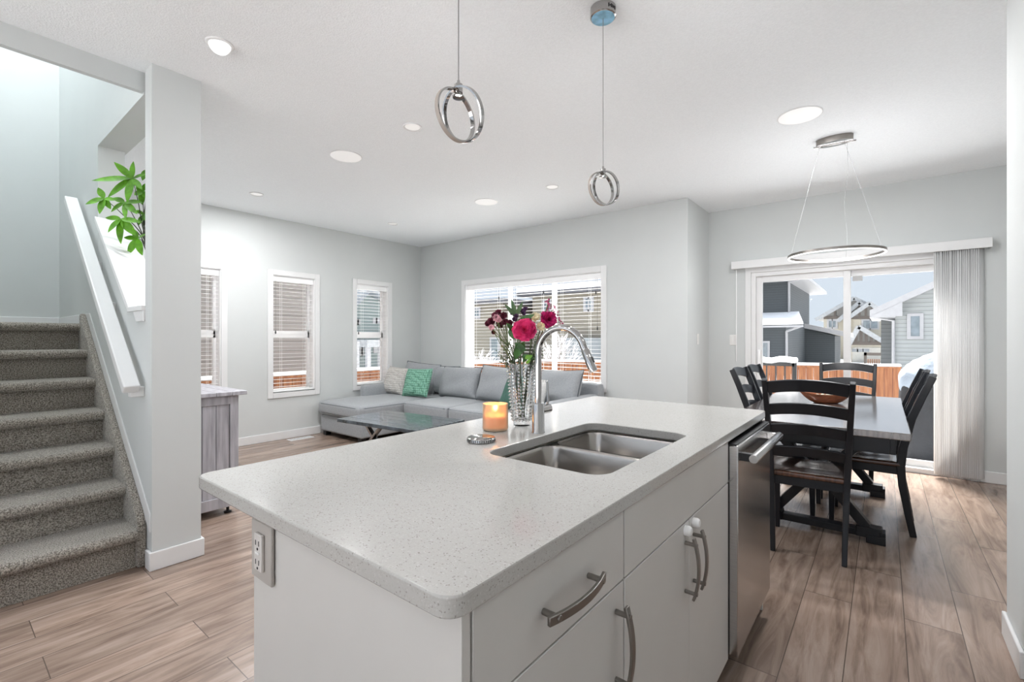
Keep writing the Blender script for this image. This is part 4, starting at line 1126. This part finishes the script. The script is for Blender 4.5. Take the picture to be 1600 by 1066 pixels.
# coffee table
t = thing('coffee_table', 'weathered dark plank coffee table with crossed metal legs', 'table', (-3.78, 2.96, 0), rz=0)
Mt = Matrix.Translation(Vector((-3.78, 2.96, 0))) @ Matrix.Rotation(R(5), 4, 'Z')
WOOD = mat('weathered_plank', (.11, .135, .155), .18, var=.5, nscale=7, stretch=(1.2, 9, 1), color2=(.02, .025, .03), r0=.35, r1=.7, coat=.7, coatr=.08, bump=.4, bscale=20, bdist=.01)
mb = MB()
for k in range(5):
    y_ = -.33 + k*.132
    q = [Mt @ Vector(p) for p in ((-.56, y_, .415), (.56, y_, .415), (.56, y_+.129, .415), (-.56, y_+.129, .415))]
    mb.prism(q, (0, 0, .035))
mb.build('tabletop', WOOD, t, bevel=.004)
for s_ in (-1, 1):
    mb = MB()
    for a in (-1, 1):
        mb.beam(Mt @ Vector((s_*.40 - a*.20, a*.02, .412)), Mt @ Vector((s_*.40 + a*.20, a*.02, .0)), .05, .025, up=Mt.to_3x3() @ Vector((0, 0, 1)))
    mb.build('leg', CHROME, t, bevel=.003)
MB().beam(Mt @ Vector((-.40, 0, .2)), Mt @ Vector((.40, 0, .2)), .03, .03).build('stretcher', mat('dark_iron', (.06, .06, .06), .4, .8), t)

# ------------------------------------------------------------------ sideboard
GW = mat('grey_washed_wood', (.38, .37, .40), .55, var=.2, nscale=6, stretch=(6, 6, .6), bump=.15, bscale=30, bdist=.004)
cx0, cx1, cy0, cy1 = -4.95, -3.655, .96, 1.415
t = thing('sideboard', 'grey washed wooden sideboard behind the column', 'sideboard', ((cx0+cx1)/2, (cy0+cy1)/2, 0))
mb = MB(); mb.box((cx0, cy0, .07), (cx1-.02, cy1-.02, .845))
for y_ in (cy0, cy1-.055): mb.box((cx1-.02, y_, .055), (cx1, y_+.055, .845))
mb.box((cx1-.02, cy0+.055, .785), (cx1, cy1-.055, .845)); mb.box((cx1-.02, cy0+.055, .055), (cx1, cy1-.055, .13))
for k in range(4):
    y_ = cy0+.055 + k*.0865; mb.box((cx1-.022, y_+.001, .13), (cx1-.012, y_+.0845, .785))
for x_ in (cx0, cx1-.0755): mb.box((x_, cy1-.0199, .055), (x_+.055, cy1, .845))
mb.build('carcass', GW, t, bevel=.002)
mb = MB()
for k in range(5): mb.box((cx0-.03, cy0-.0+k*.1005, .848), (cx1+.035, cy0+.0985+k*.1005, .876))
mb.build('top_board', GW, t, bevel=.003)
for k in range(3):
    x_ = cx0+.06 + k*.39
    d_ = MB().box((x_, cy1-.018, .14), (x_+.38, cy1-.001, .80)).build('door', GW, t, bevel=.003)
    MB().lathe([(0, 0), (.008, 0), (.008, .012), (.014, .018), (0, .022)], (x_+.34, cy1-.001, .5), 14, (0, 1, 0)).build('knob', BLACK, d_)
for x_ in (cx0+.05, cx1-.06):
    for y_ in (cy0+.05, cy1-.05): MB().lathe([(0, 0), (.025, 0), (.025, .008), (.01, .012), (.01, .055), (0, .055)], (x_, y_, 0), 16).build('foot', BLACK, t)

# plant on the sideboard
px_, py_ = -4.04, 1.13
t = thing('potted_plant', 'tall green umbrella leaved plant reaching over the stair half wall', 'plant', (px_, py_, .876))
MB().lathe([(0, 0), (.07, 0), (.095, .17), (.10, .18), (.09, .18), (.085, .16), (0, .155)], (px_, py_, .876), 32).build('pot', mat('pot_white', (.7, .7, .68), .4), t)
BARK = mat('thin_dark_stem', (.03, .035, .02), .6)
C = [((207, 279), 3.17, [(142, 281, .034), (178, 253, .030), (208, 252, .026), (167, 308, .040), (198, 316, .036), (230, 271, .022), (222, 296, .026)]),
     ((163, 310), 3.12, [(133, 319, .028), (153, 293, .026), (155, 334, .030), (173, 327, .024), (181, 313, .022)]),
     ((195, 316), 3.16, [(173, 331, .030), (176, 309, .026), (222, 316, .028), (214, 334, .028), (196, 342, .022)]),
     ((189, 342), 3.12, [(164, 340, .026), (168, 363, .032), (188, 381, .036), (212, 368, .036), (219, 347, .028)]),
     ((215, 373), 3.16, [(193, 371, .024), (199, 398, .032), (222, 399, .032), (228, 366, .024), (206, 356, .022)]),
     ((222, 300), 3.26, [(214, 287, .03), (232, 285, .03), (210, 305, .03), (234, 310, .03), (222, 320, .03)]),
     ((226, 335), 3.26, [(210, 330, .03), (216, 352, .03), (238, 350, .03), (236, 325, .03)]),
     ((230, 265), 3.30, [(240, 250, .03), (246, 275, .03), (222, 282, .03)])]
top = Vector((px_, py_, 1.03))
for (cc, tt, tips) in C:
    hubp = at(cc[0], cc[1], tt)
    mid_ = at(226 + (hubp.z-1.8)*2, 392 - (hubp.z-1.8)*40, 3.27)
    pth = [top + Vector((random.uniform(-.02, .02), random.uniform(-.02, .02), 0)), top.lerp(mid_, .5) + Vector((0, .05, 0)), mid_, mid_.lerp(hubp, .55) + Vector((0, 0, .02)), hubp]
    MB().tube(smooth_path(pth), .0045, 7, scales=[1.3 - .9*i/16 for i in range(17)]).build('stem', BARK, t)
    mb = MB()
    for (a, b, w_) in tips:
        tp = at(a, b, tt - random.uniform(0, .06))
        mb.leaf(hubp, tp, w_*1.55, nrm=(TOCAM + Vector((random.uniform(-.3, .3), random.uniform(-.3, .3), .5))).normalized(), curl=.03, n=9, fold=.25)
    mb.build('leaf', LGREEN, t)

# ------------------------------------------------------------------ outside
GZ = -1.0
o = MB().box((-120, 5.95, GZ-.2), (120, 160, GZ)).box((-120, -30, GZ-.2), (-6.1, 5.95, GZ)).box((-6.1, -30, GZ-.2), (60, -3, GZ)).build('snow_ground', SNOW); o['kind'] = 'structure'
o = MB().box((-1.6, 5.93, -.20), (2.2, 8.6, -.12)).build('deck', mat('deck_board', (.35, .32, .30), .7)); o['kind'] = 'structure'
MB().rbox((.3, 7.25, -.10), (3.7, 2.6, .06), .03, n=8).build('deck_snow', SNOW, o)
CEDAR = mat('cedar_board', (.30, .125, .05), .7, var=.3, nscale=4, stretch=(5, 5, .5), color2=(.19, .065, .026))
def fence(label, a, b, ztop, posts=2.4):
    a = Vector(a); b = Vector(b); d = b-a; L = d.length; dn_ = d.normalized()
    t = thing('fence', label, 'fence', (*((a+b)/2).xy, GZ), 'cedar board fences around the yard')
    n = int(L/.145); mb = MB()
    for i in range(n):
        p = a + dn_*(i+.5)*L/n; mb.beam(Vector((p.x, p.y, GZ+.05)), Vector((p.x, p.y, ztop-.03)), L/n-.008, .02, up=Vector((-dn_.y, dn_.x, 0)))
    mb.build('boards', CEDAR, t)
    MB().beam((a.x, a.y, ztop-.015), (b.x, b.y, ztop-.015), .10, .03).build('cap_rail', CEDAR, t)
    MB().beam((a.x, a.y, ztop+.03), (b.x, b.y, ztop+.03), .10, .06).build('snow_cap', SNOW, t, bevel=.02, seg=3)
    k = int(L/posts)
    for i in range(k+1):
        p = a + dn_*min(L, i*posts); s_ = Vector((-dn_.y, dn_.x, 0))*.06
        MB().box((p.x+s_.x-.045, p.y+s_.y-.045, GZ), (p.x+s_.x+.045, p.y+s_.y+.045, ztop-.03)).build('post', CEDAR, t)
    return t
fence('long cedar fence with a snowy cap seen through the three narrow windows', (-7.5, -2, 0), (-7.5, 9.7, 0), .66)
fence('cedar fence across the back yard seen through the triple window and patio door', (-7.5, 9.85, 0), (.28, 12.9, 0), .66)

GLD = mat('dark_window_glass', (.16, .19, .21), .08, spec=.8, var=.2, nscale=2)
FASC = mat('white_fascia', (.32, .32, .33), .5)
def hwin(parent, x0, x1, y, z0, z1, fr=.09, axis='y', face=-1, m=GLD, split=False):
    mb = MB()
    if axis == 'y': frame_ring(mb, 'y', y + face*.06, y, x0, x1, z0, z1, fr)
    else: frame_ring(mb, 'x', y + face*.06, y, x0, x1, z0, z1, fr)
    if split:
        c_ = (x0+x1)/2
        mb.box((c_-.04, y + face*.06, z0), (c_+.04, y, z1)) if axis == 'y' else mb.box((y + face*.06, c_-.04, z0), (y, c_+.04, z1))
    w = mb.build('window_frame', FASC, parent)
    if axis == 'y': MB().box((x0+fr, y+face*.03, z0+fr), (x1-fr, y, z1-fr)).build('pane', m, w)
    else: MB().box((y+face*.03, x0+fr, z0+fr), (y, x1-fr, z1-fr)).build('pane', m, w)
def P(px, py, y):      # point at depth y seen at a pixel, gives x and z
    return atY(px, py, y)
# H1: dark grey two storey house
SLATE = siding_mat('slate_siding', (.062, .070, .075), .16); SLATEB = siding_mat('slate_siding_light', (.17, .175, .18), .16)
yc = 35.0
xc = P(1231, 500, yc).x
zt1 = P(1231, 440, yc).z; zb1 = P(1231, 497, yc).z
# depth of the side face from its far edge at px 1264
def Xp(px, py, x):
    d = ray(px, py); k = x / d.x; return Vector((0, 0, CAM_H)) + d*k
ye = Xp(1264.5, 461, xc).y
t = thing('neighbour_house', 'dark grey two storey house on the left behind the patio door', 'house', (xc-4, yc+4, GZ))
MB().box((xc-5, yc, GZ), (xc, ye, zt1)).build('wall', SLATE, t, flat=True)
mb = MB(); ov = .9
mb.prism([(xc-5.3, yc-ov, zt1), (xc+ov*1.3, yc-ov, zt1), (xc+ov*1.3, ye+ov, zt1), (xc-5.3, ye+ov, zt1)], (0, 0, .22))
mb.prism([(xc-5.3, yc-ov, zt1+.22), (xc+ov*1.3, yc-ov, zt1+.22), (xc-2, yc-ov+2.5, zt1+2.0)], (0, ye-yc+2*ov-2.5, 0))
mb.build('roof', FASC, t, flat=True)
# lower front wing
xl1 = P(1228, 510, yc-2.2).x; zl = P(1228, 509, yc-2.2).z
MB().box((xc-5, yc-2.2, GZ), (xl1, yc, zl)).build('wing', SLATE, t, flat=True)
mb = MB(); e0, e1 = yc-3.0, yc+.1
mb.prism([(xc-5.2, e0, zl), (xl1+1.0, e0, zl), (xl1+.4, e1, zl+.85), (xc-5.2, e1, zl+.85)], (0, 0, .12))
mb.build('wing_roof', SNOW, t, flat=True)
mb = MB(); mb.prism([(xl1+1.0, e0, zl-.12), (xl1+1.0, e0+.05, zl-.12), (xc-5.2, e0+.05, zl-.12), (xc-5.2, e0, zl-.12)], (0, 0, .16)); mb.build('gutter', FASC, t)
mb = MB(); mb.tube([(xc+.08, yc-.1, zt1-.05), (xc+.08, yc-.1, zl+.6)], .07, 8); mb.tube([(xc+.08, yc-.1, zt1-.05), (xc+1.1, yc-.8, zt1+.05)], .07, 8)
mb.tube([(xl1+.05, yc-2.3, zl-.35), (xl1+.05, yc-2.3, GZ)], .07, 8); mb.tube([(xl1+.05, yc-2.3, zl-.35), (xl1+.9, yc-2.9, zl-.05)], .07, 8)
mb.build('downspout', FASC, t)
hwin(t, xc-4.6, P(1203, 540, yc-2.2).x, yc-2.2, GZ+.1, P(1203, 533, yc-2.2).z, fr=.12)
# garage part to the right
yg = Xp(1258, 520, xc).y
xg = P(1304.5, 560, yg).x
zg1 = P(1258, 510, yg).z; zg2 = P(1304, 525, yg).z
mb = MB(); mb.prism([(xc-.5, yg, GZ), (xg, yg, GZ), (xg, yg, zg2), (xc-.5, yg, zg1)], (0, 6, 0)); mb.build('garage_wall', SLATE, t, flat=True)
mb = MB(); mb.prism([(xc-.8, yg-.5, zg1+.05), (xg+.9, yg-.5, zg2-.12), (xg+.9, yg-.5, zg2+.25), (xc-.8, yg-.5, zg1+.42)], (0, 7, 0)); mb.build('garage_roof', FASC, t, flat=True)
hwin(t, ye-2.6, ye-1.9, xc, P(1240, 562, yc).z, P(1240, 524, yc).z, fr=.08, axis='x', face=1, m=SLATEB)
# H3: pale grey bungalow on the right
PALE = siding_mat('pale_grey_siding', (.30, .315, .31), .20)
y3 = 30.0
x3 = P(1399, 500, y3).x; ze = P(1399, 478, y3).z; x3r = x3 + 9
rs = (P(1462, 447, y3).z - P(1402, 474, y3).z) / (P(1462, 447, y3).x - P(1402, 474, y3).x)
t = thing('neighbour_house', 'pale grey gabled house on the right behind the patio door', 'house', (x3+4, y3+4, GZ))
apx = x3 + 5.2
y3e = y3 + 5.5
mb = MB(); mb.prism([(x3, y3, GZ), (x3r+1.4, y3, GZ), (x3r+1.4, y3, ze), (apx, y3, ze + rs*(apx-x3)), (x3, y3, ze)], (0, y3e-y3, 0)); mb.build('wall', PALE, t, flat=True)
mb = MB(); th = .32
xe_ = x3 - 1.0
for yy_, dd in ((y3-.7, .14), (y3-.56, y3e-y3+1.2)):
    mb.prism([(xe_, yy_, ze - rs*1.0), (apx, yy_, ze + rs*(apx-x3)), (x3r+2.2, yy_, ze-rs*1.0), (x3r+2.2, yy_, ze-rs*1.0+th), (apx, yy_, ze + rs*(apx-x3)+th), (xe_, yy_, ze - rs*1.0+th)], (0, dd, 0))
mb.build('roof', FASC, t, flat=True)
MB().box((xe_, y3-.7, ze-rs*1.0-.05), (x3, y3e, ze-rs*1.0+.02)).prism([(xe_, y3-.72, ze-rs), (x3+.25, y3-.72, ze-rs), (x3+.25, y3-.72, ze+rs*.25), (xe_, y3-.72, ze-rs)][:3], (0, .72, 0)).build('soffit', FASC, t, flat=True)
mb = MB(); mb.tube([(xe_+.1, y3-.3, ze-.55), (x3-.08, y3-.1, ze-.75), (x3-.08, y3-.1, GZ)], .07, 8); mb.build('downspout', FASC, t)
wl = P(1376.5, 500, y3+1.6); MB().box((wl.x, y3+1.6, GZ), (x3+.1, y3+5, ze-rs-.06)).build('recessed_wing', siding_mat('pale_siding_shaded', (.15, .16, .162), .2), t, flat=True)  # same pale siding, with the eave's shade put into its colour
a_ = P(1417, 490, y3); b_ = P(1443, 530, y3)
hwin(t, a_.x, b_.x, y3, b_.z, a_.z, fr=.14)
# H2: beige houses with timber gables further back
BEIGE = mat('beige_stucco', (.36, .335, .28), .8, var=.03); TAUPE = mat('taupe_gable', (.17, .165, .155), .7, var=.03); TIM = mat('dark_timber', (.09, .075, .065), .6); ROOFD = mat('snowy_shingle', (.30, .31, .32), .8, var=.1)
y2 = 62.0
t = thing('neighbour_house', 'beige house with dark timbered gables far behind the patio door', 'house', (P(1330, 520, y2).x, y2+4, GZ))
def gable(parent, pl, pa, pr, pb, y, dep, wallm=BEIGE, gab=TAUPE, bars=5):
    """pl/pa/pr: eave-left, apex, eave-right pixels, pb: bottom pixel y"""
    L_ = P(*pl, y); A_ = P(*pa, y); R_ = P(*pr, y); zb_ = P(pl[0], pb, y).z
    ze_ = min(L_.z, R_.z)
    MB().box((L_.x, y, zb_), (R_.x, y+dep, ze_)).build('wall', wallm, parent, flat=True)
    MB().prism([(L_.x, y, ze_), (R_.x, y, ze_), (R_.x, y, R_.z), (A_.x, y, A_.z), (L_.x, y, L_.z)], (0, dep, 0)).build('gable', gab, parent, flat=True)
    mb = MB(); k = .45
    for (q, s_) in ((L_, -1), (R_, 1)):
        dq = Vector((q.x, y, q.z)) - Vector((A_.x, y, A_.z)); ex = dq.normalized()*.9
        mb.beam((A_.x, y-.5, A_.z+.2), Vector((q.x, y-.5, q.z+.2)) + ex, .3, .4, up=(0, 0, 1))
        mb.beam((A_.x, y+dep/2, A_.z+.3), Vector((q.x, y+dep/2, q.z+.3)) + ex, dep, .25, up=(0, 0, 1))
    mb.build('roof', ROOFD, parent, flat=True)
    mb = MB()
    for i in range(1, bars):
        f = i/bars; x_ = L_.x + (R_.x-L_.x)*f
        zt_ = (L_.z + (A_.z-L_.z)*(x_-L_.x)/(A_.x-L_.x)) if x_ < A_.x else (A_.z + (R_.z-A_.z)*(x_-A_.x)/(R_.x-A_.x))
        mb.box((x_-.1, y-.08, ze_), (x_+.1, y, zt_))
    mb.box((L_.x, y-.09, ze_-.2), (R_.x, y, ze_+.1))
    mb.build('timber', TIM, parent, flat=True)
gable(t, (1287, 496), (1335, 469), (1380, 492), 575, y2+3, 8)
gable(t, (1320, 496), (1343, 476), (1366, 494), 575, y2+1.5, 3, bars=4)
gable(t, (1333, 495), (1359, 477), (1384, 495), 560, y2, 3, bars=5)
y4 = y2 - 6
gable(t, (1330, 536), (1342, 514), (1378, 536), 585, y4, 6, bars=6)
a_ = P(1346, 499, y2); b_ = P(1374, 515, y2); hwin(t, a_.x, b_.x, y2, b_.z, a_.z, fr=.15, split=True)
a_ = P(1292, 499, y2+3); b_ = P(1309, 514, y2+3); hwin(t, a_.x, b_.x, y2+3, b_.z, a_.z, fr=.2, split=True)
a_ = P(1332, 543, y4)
MB().box((a_.x, y4-.1, GZ), (P(1376, 543, y4).x, y4, a_.z)).build('garage_door', mat('garage_white', (.38, .37, .34), .6), t)
mb = MB()
for px in (1336, 1344, 1353):
    a_ = P(px, 546, y4); mb.box((a_.x-.25, y4-.13, a_.z-.25), (a_.x+.25, y4-.1, a_.z+.05))
mb.build('garage_window', GLD, t)
# far small brown fence gate in front of the beige house
a_ = P(1352, 561, 50); b_ = P(1376, 575, 50)
o = MB().box((a_.x, 50, GZ), (b_.x, 50.2, b_.z+.4)); 
tg = thing('wooden_gate', 'small brown wooden gate in front of the beige house', 'gate', ((a_.x+b_.x)/2, 50.1, GZ))
o.bm.free(); mb = MB()
for i in range(7):
    f = i/7; x_ = a_.x + (b_.x-a_.x)*f; mb.box((x_, 50, GZ), (x_+(b_.x-a_.x)/7-.06, 50.1, a_.z))
mb.build('boards', mat('brown_board', (.22, .11, .06), .7), tg)
MB().box((a_.x-.1, 49.95, a_.z+.3), (b_.x+.2, 50.15, a_.z+.55)).box((a_.x-.1, 49.95, GZ), (a_.x+.1, 50.15, a_.z+.55)).build('gate_frame', TIM, tg)

# houses behind the living room windows
TAN = siding_mat('tan_siding', (.25, .225, .18), .17); GSID = siding_mat('grey_siding', (.20, .18, .168), .17); SAGE = siding_mat('sage_siding', (.20, .24, .235), .22)
t = thing('neighbour_house', 'warm grey sided house close by, filling the two narrow windows nearest the column', 'house', (-12, 1.5, GZ))
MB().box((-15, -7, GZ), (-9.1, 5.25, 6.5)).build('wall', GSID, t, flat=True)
MB().box((-15.4, -7.4, 6.5), (-8.7, 5.65, 6.8)).build('roof', FASC, t, flat=True)
# sage gable house seen through the third window (faces +x)
t = thing('neighbour_house', 'sage green gabled house framed by the window above the chaise', 'house', (-30, 22, GZ))
def Xq(px, py, x): return Xp(px, py, x)
xg_ = -24.0
A_ = Xq(568, 457, xg_); L_ = Xq(548, 480, xg_); R_ = Xq(601, 484, xg_)
mb = MB(); mb.prism([(xg_, L_.y, GZ), (xg_, R_.y+1, GZ), (xg_, R_.y+1, R_.z), (xg_, A_.y, A_.z), (xg_, L_.y-.3, L_.z)], (-8, 0, 0)); mb.build('wall', SAGE, t, flat=True)
mb = MB()
for q in (L_ - Vector((0, .5, .4)), R_ + Vector((0, 1.8, -.2))):
    mb.beam((xg_-3.6, A_.y, A_.z+.15), (xg_-3.6, q.y, q.z+.15), 8.6, .25, up=(0, 0, 1))
mb.build('roof', mat('grey_shingle', (.16, .18, .20), .8), t, flat=True)
for (pa, pb) in (((553, 499), (562, 508)), ((582, 497), (593, 506))):
    a_ = Xq(*pa, xg_); b_ = Xq(*pb, xg_); hwin(t, a_.y, b_.y, xg_, b_.z, a_.z, fr=.3, axis='x', face=1)
a_ = Xq(548, 534, xg_); b_ = Xq(606, 528, xg_)
MB().box((xg_, a_.y, a_.z-.3), (xg_+1.6, b_.y+1, a_.z+.1)).build('porch_roof', ROOFD, t, flat=True)
for px in (557, 575, 594):
    a_ = Xq(px, 534, xg_+1.4); MB().box((xg_+1.3, a_.y-.12, GZ), (xg_+1.5, a_.y+.12, a_.z)).build('porch_post', FASC, t, flat=True)
for (pa, pb) in (((562, 541), (568, 556)), ((583, 541), (592, 552))):
    a_ = Xq(*pa, xg_); b_ = Xq(*pb, xg_); hwin(t, a_.y, b_.y, xg_, b_.z, a_.z, fr=.2, axis='x', face=1)
# tan two storey houses behind the triple window
y5 = 27.0
t = thing('neighbour_house', 'tan sided house with a snowy flat eave on the right of the triple window', 'house', (P(880, 520, y5).x, y5+4, GZ))
a_ = P(832, 463, y5); b_ = P(955, 453, y5)
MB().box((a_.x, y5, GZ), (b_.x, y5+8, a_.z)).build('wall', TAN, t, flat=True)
MB().box((a_.x-1.0, y5-.6, a_.z), (b_.x+1, y5+8.6, a_.z+.25)).build('roof', mat('dark_eave', (.10, .10, .11), .7), t, flat=True)
MB().box((a_.x-1.0, y5-.6, a_.z+.25), (b_.x+1, y5+8.6, a_.z+.55)).build('roof_snow', SNOW, t, flat=True)
hwin(t, P(912, 463, y5).x, P(928, 488, y5).x, y5, P(912, 488, y5).z, P(912, 464, y5).z, fr=.16, split=True)
hwin(t, P(848, 466, y5).x, P(862, 490, y5).x, y5, P(848, 491, y5).z, P(848, 468, y5).z, fr=.16, split=True)
MB().box((P(905, 530, y5).x, y5-2, GZ), (P(945, 530, y5).x, y5, P(905, 528, y5-2).z)).build('porch', mat('porch_grey', (.22, .24, .25), .6), t, flat=True)
y6 = 25.0
t = thing('neighbour_house', 'lower tan house at the left of the triple window', 'house', (P(760, 520, y6).x, y6+4, GZ))
a_ = P(715, 479, y6); b_ = P(786, 474, y6)
MB().box((a_.x, y6, GZ), (b_.x, y6+8, b_.z)).build('wall', TAN, t, flat=True)
MB().box((a_.x-.6, y6-.6, b_.z), (b_.x+.6, y6+8.6, b_.z+.3)).build('roof', mat('dark_eave', (.10, .10, .11), .7), t, flat=True)
hwin(t, P(740, 478, y6).x, P(751, 498, y6).x, y6, P(745, 498, y6).z, P(745, 480, y6).z, fr=.14)
hwin(t, P(766, 530, y6).x, P(781, 560, y6).x, y6, GZ, P(766, 527, y6).z, fr=.14)
# snowy leafless shrubs
def snowtree(label, base, h, n, spread, seed):
    t = thing('snowy_tree', label, 'tree', base, 'snow covered trees beyond the fence')
    rnd = random.Random(seed); base = Vector(base); mb = MB(); ms = MB()
    def br(p, d, L, r_, lv):
        q = p + d*L; mid_ = p.lerp(q, .5) + Vector((rnd.uniform(-1, 1), rnd.uniform(-1, 1), rnd.uniform(-.5, 1)))*L*.08
        mb.tube([p, mid_, q], r_, 5, scales=[1, .85, .7]); ms.tube([p + Vector((0, 0, r_)), mid_ + Vector((0, 0, r_)), q + Vector((0, 0, r_))], r_*.8 + .002, 5, scales=[1, .9, .8])
        if lv == 0: return
        for i in range(rnd.choice((3, 4))):
            nd = (d + Vector((rnd.uniform(-1, 1), rnd.uniform(-1, 1), rnd.uniform(-.1, .8)))*.75).normalized()
            br(p.lerp(q, rnd.uniform(.55, 1)), nd, L*rnd.uniform(.55, .8), r_*.62, lv-1)
    for i in range(n):
        d = Vector((rnd.uniform(-1, 1)*spread, rnd.uniform(-1, 1)*spread, 1)).normalized(); br(base, d, h*.4, .022, 3)
    mb.build('branches', mat('bark', (.10, .08, .07), .8), t); ms.build('snow_layer', SNOW, t)
snowtree('snow covered leafless tree at the right of the triple window', (*P(872, 570, 14.5).xy, GZ), 2.9, 5, .6, 3)
snowtree('snow covered leafless shrub at the left of the triple window', (*P(748, 570, 13.5).xy, GZ), 2.3, 4, .5, 5)

# grill under a snowy cover
t = thing('covered_grill', 'grill under a black cover heaped with snow on the deck', 'grill', (.62, 7.05, -.12))
COVER = mat('black_cover', (.015, .016, .02), .6, var=.3, nscale=5, bump=.5, bscale=6, bdist=.05)
def taper(p, u):
    k = 1 + .05*(1-u.z)/2; p.x *= k; p.y *= k; p.x += .015*math.sin(p.z*9+p.y*14); return p
MB().rbox((.62, 7.05, .36), (.92, .62, .96), .09, n=12, fn=taper).build('cover', COVER, t)
def drift(p, u):
    p.z += .06*math.sin(3*u.x+1) + .12*u.x*.8 + .03*math.sin(7*u.x+4*u.y); return p
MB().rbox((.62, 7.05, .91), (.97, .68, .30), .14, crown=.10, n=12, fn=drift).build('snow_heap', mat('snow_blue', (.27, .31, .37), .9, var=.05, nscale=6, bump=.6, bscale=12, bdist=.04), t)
# patio chair
t = thing('patio_chair', 'black metal patio chair with snow along its back rail', 'chair', (-1.25, 7.3, -.12))
cxp = P(1212, 560, 7.2).x; w_ = .22; zt_ = P(1212, 566, 7.2).z
mb = MB()
for s_ in (-1, 1): mb.box((cxp+s_*w_-.025, 7.18, -.07), (cxp+s_*w_+.025, 7.23, zt_))
mb.build('post', BLACK, t)
MB().box((cxp-w_, 7.18, zt_-.05), (cxp+w_, 7.23, zt_)).build('top_rail', BLACK, t)
mb = MB()
for k in range(3): mb.box((cxp-.11+k*.11-.008, 7.195, .35), (cxp-.11+k*.11+.008, 7.21, zt_-.05))
mb.build('back_bar', BLACK, t)
MB().box((cxp-w_, 7.20, .30), (cxp+w_, 7.65, .34)).build('seat', BLACK, t)
mb = MB()
for s_ in (-1, 1): mb.box((cxp+s_*w_-.02, 7.60, -.07), (cxp+s_*w_+.02, 7.64, .30))
mb.build('leg', BLACK, t)
MB().rbox((cxp, 7.205, zt_+.03), (w_*2+.08, .09, .08), .035, n=8, fn=lambda p, u: p + Vector((0, 0, .015*math.sin(5*u.x)+.02*abs(u.x)**3))).build('snow_heap', SNOW, t)
